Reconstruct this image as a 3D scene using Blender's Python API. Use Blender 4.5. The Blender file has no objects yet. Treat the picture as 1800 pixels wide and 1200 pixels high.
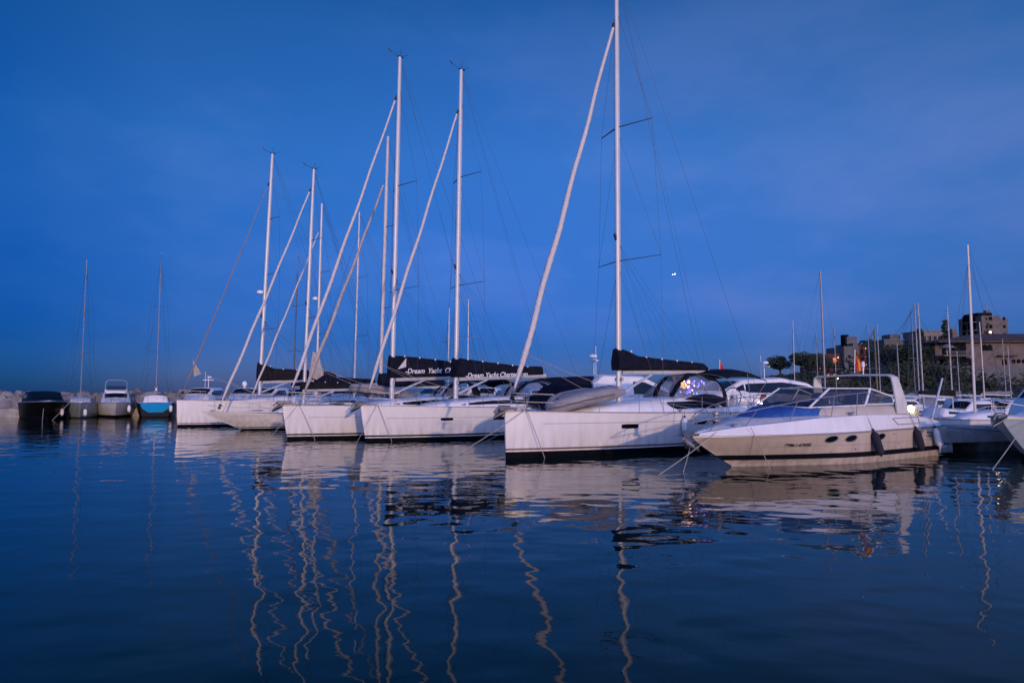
import bpy, bmesh, math, random
from mathutils import Vector, Matrix, noise
R = math.radians
rnd = random.Random(7)
scene = bpy.context.scene
C = scene.collection

# ------------------------------------------------------------------ camera, sky, sun, exposure
CAM_H = 2.2
PITCH = math.atan(90 / 1200)
cam_d = bpy.data.cameras.new("camera")
cam_d.sensor_width = 36.0
cam_d.lens = 24.0
cam_d.clip_start = 0.1
cam_d.clip_end = 30000
cam = bpy.data.objects.new("camera", cam_d)
cam.location = (0, 0, CAM_H)
cam.rotation_euler = (R(90) + PITCH, 0, 0)
C.objects.link(cam)
scene.camera = cam

SUN_AZ = math.pi - R(20)          # compass angle from +Y towards +X, of the glow behind the camera
SUN_EL = R(8.5)
scene.view_settings.view_transform = 'Standard'
scene.view_settings.look = 'None'
scene.view_settings.exposure = 0.0
scene.view_settings.gamma = 1.0
scene.view_settings.use_curve_mapping = False

world = bpy.data.worlds.new("World")
scene.world = world
world.use_nodes = True
wn = world.node_tree.nodes
wl = world.node_tree.links
wn.clear()
def N(t, **kw):
    n = wn.new(t)
    for k, v in kw.items():
        setattr(n, k, v)
    return n
w_out = N('ShaderNodeOutputWorld')
w_bg = N('ShaderNodeBackground')
w_bg.inputs['Strength'].default_value = 0.056
sky = N('ShaderNodeTexSky', sky_type='NISHITA')
sky.sun_disc = False
sky.sun_elevation = SUN_EL
sky.sun_rotation = SUN_AZ
sky.air_density = 1.0
sky.dust_density = 0.6
sky.ozone_density = 3.0
# thin, faint evening cloud: soft noise in the direction of view
tc = N('ShaderNodeTexCoord')
sep = N('ShaderNodeSeparateXYZ')
wl.new(tc.outputs['Generated'], sep.inputs[0])
mp = N('ShaderNodeMapping')
mp.inputs['Scale'].default_value = (1.3, 1.3, 3.4)
mp.inputs['Rotation'].default_value = (0.0, R(14), 0.0)
wl.new(tc.outputs['Generated'], mp.inputs[0])
nz = N('ShaderNodeTexNoise')
nz.inputs['Scale'].default_value = 2.3
nz.inputs['Detail'].default_value = 8
nz.inputs['Roughness'].default_value = 0.55
wl.new(mp.outputs[0], nz.inputs['Vector'])
mr = N('ShaderNodeMapRange')
mr.inputs['From Min'].default_value = 0.45
mr.inputs['From Max'].default_value = 0.68
wl.new(nz.outputs['Fac'], mr.inputs['Value'])
BACK = (3.4, 4.2, 8.2)
def ramp(stops, src, lo, hi):
    m_ = N('ShaderNodeMapRange'); m_.inputs['From Min'].default_value = lo; m_.inputs['From Max'].default_value = hi
    wl.new(src, m_.inputs['Value'])
    r_ = N('ShaderNodeValToRGB'); el = r_.color_ramp.elements
    while len(el) < len(stops): el.new(0.5)
    for e, (p, c) in zip(el, stops):
        e.position = (p - lo) / (hi - lo); e.color = (c[0] / 5, c[1] / 5, c[2] / 5, 1)
    wl.new(m_.outputs[0], r_.inputs['Fac'])
    return r_.outputs['Color']
def mult(a_, b_):
    m_ = N('ShaderNodeVectorMath', operation='MULTIPLY'); wl.new(a_, m_.inputs[0]); wl.new(b_, m_.inputs[1]); return m_.outputs[0]
# evening air over the sea: blue away from the sunset, paler towards the right-hand shore and behind the camera
f_el = ramp([(0.0, (0.26, 0.56, 2.6)), (0.07, (0.18, 0.57, 2.15)), (0.14, (0.31, 0.78, 2.2)), (0.33, (0.62, 1.42, 2.85)), (0.47, (0.52, 1.45, 2.8)), (0.62, (0.2, 1.0, 2.0))], sep.outputs['Z'], 0.0, 1.0)
f_az = ramp([(-0.8, (0.08, 0.36, 0.46)), (-0.58, (0.19, 0.58, 0.68)), (-0.43, (0.65, 0.80, 0.80)), (-0.25, (0.75, 0.88, 0.88)), (0.0, (1, 1, 1)), (0.6, (1.7, 1.3, 1.12))], sep.outputs['X'], -1.0, 1.0)
front = mult(f_el, f_az)
fs_ = N('ShaderNodeVectorMath', operation='SCALE'); fs_.inputs['Scale'].default_value = 25.0
wl.new(front, fs_.inputs[0])
bk = N('ShaderNodeMapRange', interpolation_type='SMOOTHSTEP'); bk.inputs['From Min'].default_value = 0.3; bk.inputs['From Max'].default_value = -0.35
wl.new(sep.outputs['Y'], bk.inputs['Value'])
fac = N('ShaderNodeMix', data_type='RGBA', blend_type='MIX', clamp_result=False)
wl.new(bk.outputs[0], fac.inputs['Factor']); wl.new(fs_.outputs[0], fac.inputs['A'])
fac.inputs['B'].default_value = (BACK[0], BACK[1], BACK[2], 1)
tinted = mult(sky.outputs[0], fac.outputs['Result'])
cl = N('ShaderNodeMix', data_type='RGBA', blend_type='MULTIPLY')
cl.inputs['B'].default_value = (2.0, 1.16, 1.06, 1)
wl.new(mr.outputs[0], cl.inputs['Factor'])
lim = N('ShaderNodeVectorMath', operation='MINIMUM')      # caps the sky brightness in the glow round the sunset
lim.inputs[1].default_value = (29.0, 26.0, 33.0)
wl.new(tinted, lim.inputs[0])
wl.new(lim.outputs[0], cl.inputs['A'])
wl.new(cl.outputs['Result'], w_bg.inputs['Color'])
wl.new(w_bg.outputs[0], w_out.inputs['Surface'])

sun_d = bpy.data.lights.new("sun", 'SUN')
sun_d.energy = 1.65
sun_d.angle = R(1.0)
sun_d.color = (1.0, 0.65, 0.42)
sun = bpy.data.objects.new("sun", sun_d)
sdir = Vector((math.sin(SUN_AZ) * math.cos(SUN_EL), math.cos(SUN_AZ) * math.cos(SUN_EL), math.sin(SUN_EL)))
sun.rotation_euler = sdir.to_track_quat('Z', 'Y').to_euler()
sun.location = (20, -30, 20)
C.objects.link(sun)

# ------------------------------------------------------------------ materials
def mat(name, col, rough=0.5, metal=0.0, var=0.0, scale=6.0, bump=0.0, bscale=20.0, coat=0.0, spec=None, col2=None, stretch=None):
    m = bpy.data.materials.new(name)
    m.use_nodes = True
    nt = m.node_tree
    b = nt.nodes['Principled BSDF']
    b.inputs['Base Color'].default_value = (*col, 1)
    b.inputs['Roughness'].default_value = rough
    b.inputs['Metallic'].default_value = metal
    if coat:
        b.inputs['Coat Weight'].default_value = coat
        b.inputs['Coat Roughness'].default_value = 0.08
    if spec is not None:
        b.inputs['Specular IOR Level'].default_value = spec
    t = nt.nodes.new('ShaderNodeTexCoord')
    src = t.outputs['Object']
    if stretch:
        mm = nt.nodes.new('ShaderNodeMapping')
        mm.inputs['Scale'].default_value = stretch
        nt.links.new(src, mm.inputs[0])
        src = mm.outputs[0]
    if var or col2:
        n = nt.nodes.new('ShaderNodeTexNoise')
        n.inputs['Scale'].default_value = scale
        n.inputs['Detail'].default_value = 6
        nt.links.new(src, n.inputs['Vector'])
        r = nt.nodes.new('ShaderNodeValToRGB')
        r.color_ramp.elements[0].position = 0.33
        r.color_ramp.elements[1].position = 0.67
        c2 = col2 if col2 else tuple(min(1, c * (1 + var)) for c in col)
        c1 = col if col2 else tuple(c * (1 - var) for c in col)
        r.color_ramp.elements[0].color = (*c1, 1)
        r.color_ramp.elements[1].color = (*c2, 1)
        nt.links.new(n.outputs['Fac'], r.inputs['Fac'])
        nt.links.new(r.outputs['Color'], b.inputs['Base Color'])
    if bump:
        n2 = nt.nodes.new('ShaderNodeTexNoise')
        n2.inputs['Scale'].default_value = bscale
        n2.inputs['Detail'].default_value = 4
        nt.links.new(src, n2.inputs['Vector'])
        bp = nt.nodes.new('ShaderNodeBump')
        bp.inputs['Strength'].default_value = bump
        bp.inputs['Distance'].default_value = 0.05
        nt.links.new(n2.outputs['Fac'], bp.inputs['Height'])
        nt.links.new(bp.outputs[0], b.inputs['Normal'])
    return m

def add_grime(m, z0, z1, col, amount):
    """yellow-brown staining that climbs unevenly from the waterline"""
    nt = m.node_tree; b = nt.nodes['Principled BSDF']; L = nt.links
    src = b.inputs['Base Color'].links[0].from_socket
    t = nt.nodes.new('ShaderNodeTexCoord'); sp = nt.nodes.new('ShaderNodeSeparateXYZ'); L.new(t.outputs['Object'], sp.inputs[0])
    mm = nt.nodes.new('ShaderNodeMapping'); mm.inputs['Scale'].default_value = (4.5, 4.5, 0.35); L.new(t.outputs['Object'], mm.inputs[0])
    n = nt.nodes.new('ShaderNodeTexNoise'); n.inputs['Scale'].default_value = 1.0; n.inputs['Detail'].default_value = 5; L.new(mm.outputs[0], n.inputs['Vector'])
    r = nt.nodes.new('ShaderNodeMapRange'); r.inputs['From Min'].default_value = z1; r.inputs['From Max'].default_value = z0; L.new(sp.outputs['Z'], r.inputs['Value'])
    r2 = nt.nodes.new('ShaderNodeMapRange'); r2.inputs['From Min'].default_value = 0.38; r2.inputs['From Max'].default_value = 0.7; r2.inputs['To Max'].default_value = amount; L.new(n.outputs['Fac'], r2.inputs['Value'])
    k = nt.nodes.new('ShaderNodeMath'); k.operation = 'MULTIPLY'; L.new(r.outputs[0], k.inputs[0]); L.new(r2.outputs[0], k.inputs[1])
    mx = nt.nodes.new('ShaderNodeMix'); mx.data_type = 'RGBA'; L.new(k.outputs[0], mx.inputs['Factor']); L.new(src, mx.inputs['A']); mx.inputs['B'].default_value = (*col, 1)
    L.new(mx.outputs['Result'], b.inputs['Base Color'])

def emis(name, col, strength):
    m = bpy.data.materials.new(name)
    m.use_nodes = True
    nt = m.node_tree
    b = nt.nodes['Principled BSDF']
    b.inputs['Base Color'].default_value = (*col, 1)
    b.inputs['Emission Color'].default_value = (*col, 1)
    b.inputs['Emission Strength'].default_value = strength
    return m

M = {}
M['gel'] = mat('gelcoat', (0.73, 0.72, 0.71), 0.22, var=0.05, scale=1.6, coat=0.3, stretch=(2.2, 2.2, 0.6))
M['gel_warm'] = mat('gelcoat_cream', (0.50, 0.43, 0.37), 0.25, var=0.09, scale=1.3, coat=0.25, stretch=(1.5, 1.5, 0.8))
M['gel_cream'] = mat('gelcoat_buff', (0.46, 0.41, 0.34), 0.3, var=0.07, scale=1.5)
M['gel_old'] = mat('gelcoat_weathered', (0.58, 0.57, 0.55), 0.4, var=0.1, scale=2.5)
add_grime(M['gel'], 0.15, 1.25, (0.36, 0.31, 0.24), 0.5)
add_grime(M['gel_warm'], 0.1, 0.95, (0.2, 0.16, 0.13), 0.6)
M['gel_grey'] = mat('gelcoat_grey', (0.20, 0.25, 0.29), 0.3, var=0.06, scale=2)
M['gel_blue'] = mat('gelcoat_pale_blue', (0.42, 0.52, 0.62), 0.3, var=0.05, scale=2)
M['gel_black'] = mat('gelcoat_black', (0.004, 0.004, 0.005), 0.5, spec=0.06)
M['gel_navy'] = mat('gelcoat_navy', (0.006, 0.010, 0.022), 0.5, spec=0.1)
M['teal'] = mat('paint_turquoise', (0.0, 0.25, 0.52), 0.6, var=0.05, spec=0.1)
M['deck'] = mat('deck_nonslip', (0.72, 0.72, 0.73), 0.6, var=0.05, scale=9)
M['teak'] = mat('teak', (0.22, 0.14, 0.085), 0.6, var=0.25, scale=5, stretch=(0.4, 10, 4))
M['antifoul'] = mat('antifouling', (0.003, 0.0035, 0.006), 0.8, spec=0.08, var=0.3, scale=3)
M['antifoul_grey'] = mat('antifouling_grey', (0.05, 0.055, 0.06), 0.55)
M['stripe'] = mat('stripe_dark', (0.005, 0.006, 0.012), 0.6, spec=0.12)
M['stripe_gold'] = mat('stripe_brown', (0.17, 0.1, 0.06), 0.4)
M['groove'] = mat('groove_grey', (0.14, 0.145, 0.16), 0.5)
M['rubrail'] = mat('toe_rail', (0.3, 0.29, 0.3), 0.4, metal=0.5)
M['alu'] = mat('mast_alloy', (0.50, 0.515, 0.54), 0.38, metal=0.15, var=0.05, scale=1.5)
M['alu_dark'] = mat('spar_grey', (0.11, 0.12, 0.14), 0.4, metal=0.4)
M['alu_dim'] = mat('mast_alloy_dull', (0.33, 0.33, 0.35), 0.5, metal=0.15, var=0.1, scale=1.5)  # darker copy of the mast alloy: weaker light put into the colour
M['mast_tan'] = mat('mast_weathered', (0.52, 0.48, 0.45), 0.45, var=0.1, scale=2)
M['wood_mast'] = mat('varnished_spruce', (0.4, 0.2, 0.045), 0.35, var=0.2, scale=3, stretch=(8, 8, 0.6))
M['steel'] = mat('stainless', (0.30, 0.30, 0.32), 0.42, metal=0.5)
M['wire'] = mat('rigging_wire', (0.05, 0.055, 0.07), 0.5, metal=0.3)
M['rope'] = mat('rope', (0.34, 0.3, 0.26), 0.9, var=0.25, scale=60)
M['rope_light'] = mat('rope_light', (0.38, 0.35, 0.32), 0.9, var=0.2, scale=60)
M['canvas'] = mat('canvas_navy', (0.007, 0.008, 0.018), 0.85, var=0.3, scale=3, bump=0.5, bscale=5, spec=0.15)
M['canvas_brown'] = mat('canvas_charcoal', (0.013, 0.012, 0.015), 0.85, var=0.3, scale=3, bump=0.5, bscale=5, spec=0.15)
M['canvas_blue'] = mat('canvas_royal_blue', (0.012, 0.08, 0.30), 0.8, var=0.25, scale=4, bump=0.5, bscale=6)
M['canvas_grey'] = mat('canvas_grey', (0.20, 0.21, 0.24), 0.85, var=0.15, scale=4, bump=0.4, bscale=8)
M['sail'] = mat('sailcloth', (0.58, 0.55, 0.54), 0.8, var=0.06, scale=2.5, bump=0.5, bscale=9, stretch=(3, 3, 0.8))
M['sail_tan'] = mat('sailcloth_tan', (0.40, 0.37, 0.35), 0.85, var=0.18, scale=2.5, bump=0.5, bscale=9, stretch=(3, 3, 0.8))
M['sail_rust'] = mat('sailcloth_rust', (0.26, 0.19, 0.16), 0.85, var=0.15, scale=2.5)
M['glass'] = mat('tinted_glass', (0.004, 0.006, 0.009), 0.08, spec=0.3)
M['glass_blue'] = mat('blue_tint_glass', (0.008, 0.03, 0.075), 0.08, spec=0.6)
M['black'] = mat('black_plastic', (0.012, 0.012, 0.014), 0.5)
M['white'] = mat('white_paint', (0.78, 0.78, 0.78), 0.35)
M['letters'] = mat('white_letters', (0.75, 0.75, 0.78), 0.6)
M['rubber'] = mat('hypalon_grey', (0.27, 0.26, 0.265), 0.6, var=0.08, scale=3)
M['rubber_dark'] = mat('hypalon_strake', (0.16, 0.12, 0.11), 0.7)
M['galv'] = mat('galvanised', (0.22, 0.22, 0.22), 0.5, metal=0.5, var=0.2, scale=8)
M['fender'] = mat('fender_white', (0.72, 0.7, 0.7), 0.4, var=0.05)
M['fender_blue'] = mat('fender_cover_navy', (0.012, 0.013, 0.03), 0.9, var=0.2, scale=20)
M['red'] = mat('red_cloth', (0.45, 0.018, 0.015), 0.8, var=0.15, scale=8)
M['yellow'] = mat('yellow_cloth', (0.6, 0.33, 0.02), 0.8)
M['orange'] = mat('red_orange_plastic', (0.07, 0.014, 0.01), 0.7, spec=0.1)
M['concrete'] = mat('concrete', (0.30, 0.285, 0.27), 0.85, var=0.22, scale=2.2, bump=0.3, bscale=12)
M['concrete_dark'] = mat('concrete_wet', (0.11, 0.105, 0.1), 0.6, var=0.3, scale=2, bump=0.3)
M['rock'] = mat('limestone', (0.12, 0.108, 0.1), 0.9, col2=(0.30, 0.275, 0.255), scale=0.55, bump=0.8, bscale=3)
M['earth'] = mat('earth', (0.05, 0.045, 0.033), 0.95, var=0.4, scale=0.15)
M['stucco'] = mat('stucco_cream', (0.13, 0.105, 0.095), 0.9, var=0.22, scale=0.9)
M['stucco_w'] = mat('stucco_white', (0.17, 0.16, 0.155), 0.9, var=0.1, scale=0.5)
M['stucco_g'] = mat('stucco_grey', (0.105, 0.105, 0.11), 0.9, var=0.15, scale=0.6)
M['brick'] = mat('red_facade', (0.10, 0.026, 0.022), 0.9, var=0.2, scale=0.4)
M['tile'] = mat('roof_tile', (0.07, 0.042, 0.034), 0.9, var=0.3, scale=1.5, bump=0.6, bscale=4)
M['dark_open'] = mat('dark_opening', (0.008, 0.008, 0.011), 0.9, spec=0.03)
M['bark'] = mat('bark', (0.06, 0.042, 0.03), 0.95, var=0.3, scale=3, bump=0.5)
M['pine'] = mat('pine_needles', (0.018, 0.032, 0.014), 0.9, col2=(0.05, 0.075, 0.03), scale=0.6)
M['cypress'] = mat('cypress_needles', (0.012, 0.024, 0.013), 0.9, col2=(0.03, 0.05, 0.022), scale=0.6)
M['palm'] = mat('palm_leaf', (0.03, 0.05, 0.02), 0.8, var=0.3, scale=1)
M['shrub'] = mat('scrub_leaves', (0.016, 0.024, 0.011), 0.95, col2=(0.035, 0.045, 0.02), scale=0.35)
M['lamp_white'] = emis('lamp_white', (1.0, 0.88, 0.62), 80)
M['lamp_warm'] = emis('lamp_warm', (1.0, 0.72, 0.35), 14)
M['lamp_green'] = emis('lamp_cool', (0.75, 1.0, 0.85), 9)
M['win_lit'] = emis('lit_window', (1.0, 0.5, 0.16), 0.6)
M['win_dim'] = emis('dim_window', (1.0, 0.38, 0.12), 0.09)
M['balcony_glow'] = emis('balcony_glow', (1.0, 0.55, 0.22), 5.0)
M['glow_violet'] = emis('lantern_violet', (0.28, 0.16, 1.0), 0.9)  # glow colours of the added sprayhood window reflections, here and below
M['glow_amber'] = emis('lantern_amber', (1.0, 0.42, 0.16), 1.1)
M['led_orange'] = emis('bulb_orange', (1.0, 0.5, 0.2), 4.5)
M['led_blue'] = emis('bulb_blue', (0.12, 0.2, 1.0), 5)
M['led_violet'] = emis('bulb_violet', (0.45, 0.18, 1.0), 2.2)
M['land_light'] = emis('landing_light', (1.0, 1.0, 1.0), 12)

def make_vinyl(name, col, a):
    m = bpy.data.materials.new(name)
    m.use_nodes = True
    nt = m.node_tree
    b = nt.nodes['Principled BSDF']
    b.inputs['Base Color'].default_value = (*col, 1)
    b.inputs['Roughness'].default_value = 0.3
    o = nt.nodes['Material Output']
    tr = nt.nodes.new('ShaderNodeBsdfTransparent')
    mx = nt.nodes.new('ShaderNodeMixShader')
    mx.inputs[0].default_value = a
    nt.links.new(tr.outputs[0], mx.inputs[1])
    nt.links.new(b.outputs[0], mx.inputs[2])
    nt.links.new(mx.outputs[0], o.inputs['Surface'])
    return m
M['vinyl'] = make_vinyl('clear_vinyl', (0.40, 0.41, 0.48), 0.3)
M['smoke_glass'] = make_vinyl('smoked_screen', (0.012, 0.016, 0.03), 0.72)

# water: dark dielectric with low, smooth ripples
def water_material():
    m = bpy.data.materials.new('water')
    m.use_nodes = True
    nt = m.node_tree
    L = nt.links
    b = nt.nodes['Principled BSDF']
    b.inputs['Base Color'].default_value = (0.0, 0.0125, 0.0125, 1)
    b.inputs['Roughness'].default_value = 0.015
    b.inputs['IOR'].default_value = 1.20
    b.inputs['Specular Tint'].default_value = (0.08, 0.95, 0.62, 1)
    t = nt.nodes.new('ShaderNodeTexCoord')
    def layer(scale, sx, sy, rot, detail, amp):
        mm = nt.nodes.new('ShaderNodeMapping')
        mm.inputs['Scale'].default_value = (sx, sy, 1)
        mm.inputs['Rotation'].default_value = (0, 0, R(rot))
        L.new(t.outputs['Object'], mm.inputs[0])
        n = nt.nodes.new('ShaderNodeTexNoise')
        n.inputs['Scale'].default_value = scale
        n.inputs['Detail'].default_value = detail
        n.inputs['Roughness'].default_value = 0.45
        L.new(mm.outputs[0], n.inputs['Vector'])
        k = nt.nodes.new('ShaderNodeMath')
        k.operation = 'MULTIPLY'
        k.inputs[1].default_value = amp
        L.new(n.outputs['Fac'], k.inputs[0])
        return k.outputs[0]
    a = layer(1.0, 0.26, 0.45, 8, 1.0, 0.021)
    c = layer(1.0, 0.95, 1.15, -12, 1.0, 0.024)
    d = layer(1.0, 2.0, 2.6, 15, 1.0, 0.0052)
    e = layer(1.0, 5.0, 9.0, 25, 2.0, 0.0006)
    # patches of calmer and more ruffled water
    pn = nt.nodes.new('ShaderNodeTexNoise')
    pm = nt.nodes.new('ShaderNodeMapping'); pm.inputs['Scale'].default_value = (0.07, 0.16, 1)
    L.new(t.outputs['Object'], pm.inputs[0]); L.new(pm.outputs[0], pn.inputs['Vector'])
    pn.inputs['Scale'].default_value = 1.0; pn.inputs['Detail'].default_value = 3
    pr = nt.nodes.new('ShaderNodeMapRange')
    pr.inputs['From Min'].default_value = 0.35; pr.inputs['From Max'].default_value = 0.65
    pr.inputs['To Min'].default_value = 0.55; pr.inputs['To Max'].default_value = 1.45
    L.new(pn.outputs['Fac'], pr.inputs['Value'])
    def op(kind, x, y):
        n = nt.nodes.new('ShaderNodeMath'); n.operation = kind
        L.new(x, n.inputs[0]); L.new(y, n.inputs[1]); return n.outputs[0]
    fine = op('MULTIPLY', op('ADD', op('ADD', c, d), e), pr.outputs[0])
    s2 = op('ADD', a, fine)
    bp = nt.nodes.new('ShaderNodeBump')
    bp.inputs['Strength'].default_value = 1.0
    bp.inputs['Distance'].default_value = 1.0
    L.new(s2, bp.inputs['Height'])
    L.new(bp.outputs[0], b.inputs['Normal'])
    return m
M['water'] = water_material()

# ------------------------------------------------------------------ mesh helpers
class MB:
    def __init__(s, off=(0, 0, 0)):
        s.v = []; s.f = []; s.off = Vector(off)
    def add(s, p):
        s.v.append(tuple(p)); return len(s.v) - 1
    def poly(s, pts):
        i = [s.add(p) for p in pts]; s.f.append(i)
    def rings(s, rs, closed=True, cap=True):
        idx = [[s.add(p) for p in r] for r in rs]
        n = len(idx[0])
        for a, b in zip(idx, idx[1:]):
            for j in range(n if closed else n - 1):
                k = (j + 1) % n
                s.f.append([a[j], a[k], b[k], b[j]])
        if cap and closed and n > 2:
            s.f.append(list(reversed(idx[0]))); s.f.append(list(idx[-1]))
        return s
    def box(s, cx, cy, cz, sx, sy, sz, rz=0.0):
        c, q = math.cos(rz), math.sin(rz)
        def P(x, y, z):
            return (cx + c * x - q * y, cy + q * x + c * y, cz + z)
        x, y, z = sx / 2, sy / 2, sz / 2
        return s.rings([[P(-x, -y, -z), P(x, -y, -z), P(x, y, -z), P(-x, y, -z)], [P(-x, -y, z), P(x, -y, z), P(x, y, z), P(-x, y, z)]])
    def tube(s, pts, r, n=6, flat=1.0):
        pts = [Vector(p) for p in pts]
        rr = r if isinstance(r, (list, tuple)) else [r] * len(pts)
        rings = []
        up = None
        for i, p in enumerate(pts):
            d = (pts[min(i + 1, len(pts) - 1)] - pts[max(i - 1, 0)])
            if d.length < 1e-9: d = Vector((0, 0, 1))
            d.normalize()
            if up is None:
                up = Vector((0, 1, 0)) if abs(d.y) < 0.9 else Vector((0, 0, 1))
            a = up - d * up.dot(d)
            if a.length < 1e-6: a = d.orthogonal()
            a.normalize(); up = a
            b = d.cross(a)
            rings.append([p + (a * math.cos(2 * math.pi * k / n) * flat + b * math.sin(2 * math.pi * k / n)) * rr[i] for k in range(n)])
        return s.rings(rings)
    def lathe(s, prof, o=(0, 0, 0), n=12, tilt=None):
        o = Vector(o); q = tilt or Matrix.Identity(3)
        return s.rings([[o + q @ Vector((r * math.cos(2 * math.pi * k / n), r * math.sin(2 * math.pi * k / n), z)) for k in range(n)] for r, z in prof])
    def ell(s, c, rad, n=12, m=7, rz=0.0):
        cx, cy, cz = c; q, w = math.cos(rz), math.sin(rz)
        rs = []
        for i in range(m + 1):
            a = math.pi * (0.02 + 0.96 * i / m)
            ring = []
            for k in range(n):
                b = 2 * math.pi * k / n
                x = rad[0] * math.sin(a) * math.cos(b); y = rad[1] * math.sin(a) * math.sin(b)
                ring.append((cx + q * x - w * y, cy + w * x + q * y, cz - rad[2] * math.cos(a)))
            rs.append(ring)
        return s.rings(rs)
    def prism(s, outline, y0, y1):      # outline in x,z; extruded along y
        return s.rings([[(x, y0, z) for x, z in outline], [(x, y1, z) for x, z in outline]])
    def build(s, name, m, parent=None, sharp=38, loc=(0, 0, 0), rz=0.0):
        me = bpy.data.meshes.new(name)
        me.from_pydata(s.v, [], s.f)
        bm = bmesh.new(); bm.from_mesh(me)
        bmesh.ops.remove_doubles(bm, verts=bm.verts, dist=1e-5)
        bmesh.ops.recalc_face_normals(bm, faces=bm.faces)
        bm.to_mesh(me); bm.free()
        for p in me.polygons: p.use_smooth = True
        me.set_sharp_from_angle(angle=R(sharp))
        me.materials.append(M[m] if isinstance(m, str) else m)
        o = bpy.data.objects.new(name, me)
        C.objects.link(o)
        if parent is not None: o.parent = parent
        o.location = loc; o.rotation_euler = (0, 0, rz)
        return o

def _each(s, name, m, parent=None, **k):
    """every separate piece of the mesh as a part of its own"""
    par = list(range(len(s.v)))
    def find(i):
        while par[i] != i:
            par[i] = par[par[i]]; i = par[i]
        return i
    for f in s.f:
        a = find(f[0])
        for i in f[1:]: par[find(i)] = a
    groups = {}
    for f in s.f: groups.setdefault(find(f[0]), []).append(f)
    out = []
    for fs in groups.values():
        mb = MB(); ix = {}
        for f in fs:
            mb.f.append([ix.setdefault(i, len(ix)) for i in f])
        mb.v = [s.v[i] for i in ix]
        out.append(mb.build(name, m, parent, **k))
    return out
MB.each = _each

def tag(o, label=None, cat=None, group=None, kind=None):
    if label: o['label'] = label
    if cat: o['category'] = cat
    if group: o['group'] = group
    if kind: o['kind'] = kind
    return o
def empty(name, loc, rz=0.0):
    o = bpy.data.objects.new(name, None)
    o.empty_display_size = 0.5
    o.location = loc; o.rotation_euler = (0, 0, rz)
    C.objects.link(o)
    return o
def copy_tree(o, parent=None):
    c = o.copy(); C.objects.link(c)
    if parent is not None:
        c.parent = parent
    for ch in list(o.children):
        copy_tree(ch, c)
    return c
def lerp(a, b, t): return a + (b - a) * t
def table(tb, x):
    """linear interpolation of a table of rows (x, a, b, ...)"""
    if x <= tb[0][0]: return tb[0][1:]
    for p, q in zip(tb, tb[1:]):
        if x <= q[0]:
            t = (x - p[0]) / (q[0] - p[0])
            return tuple(lerp(a, b, t) for a, b in zip(p[1:], q[1:]))
    return tb[-1][1:]
def at(px, Y):
    """world x of the photograph column px at depth Y on the horizon"""
    return (px - 900) / 1200.0 * Y
def text_mesh(name, body, size, m, parent, mtx, shear=0.3, depth=0.004, bold=0.0, spacing=1.0, word=1.0):
    cu = bpy.data.curves.new(name, 'FONT')
    cu.body = body; cu.size = size; cu.shear = shear; cu.extrude = depth; cu.offset = bold
    cu.space_character = spacing; cu.space_word = word
    t = bpy.data.objects.new(name, cu)
    C.objects.link(t)
    dg = bpy.context.evaluated_depsgraph_get()
    me = bpy.data.meshes.new_from_object(t.evaluated_get(dg))
    bpy.data.objects.remove(t)
    me.materials.clear(); me.materials.append(M[m])
    o = bpy.data.objects.new(name, me)
    C.objects.link(o)
    o.parent = parent
    o.matrix_basis = mtx
    return o
def sag(a, b, s, n=10):
    a, b = Vector(a), Vector(b)
    return [a.lerp(b, i / n) - Vector((0, 0, s * 4 * (i / n) * (1 - i / n))) for i in range(n + 1)]

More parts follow.
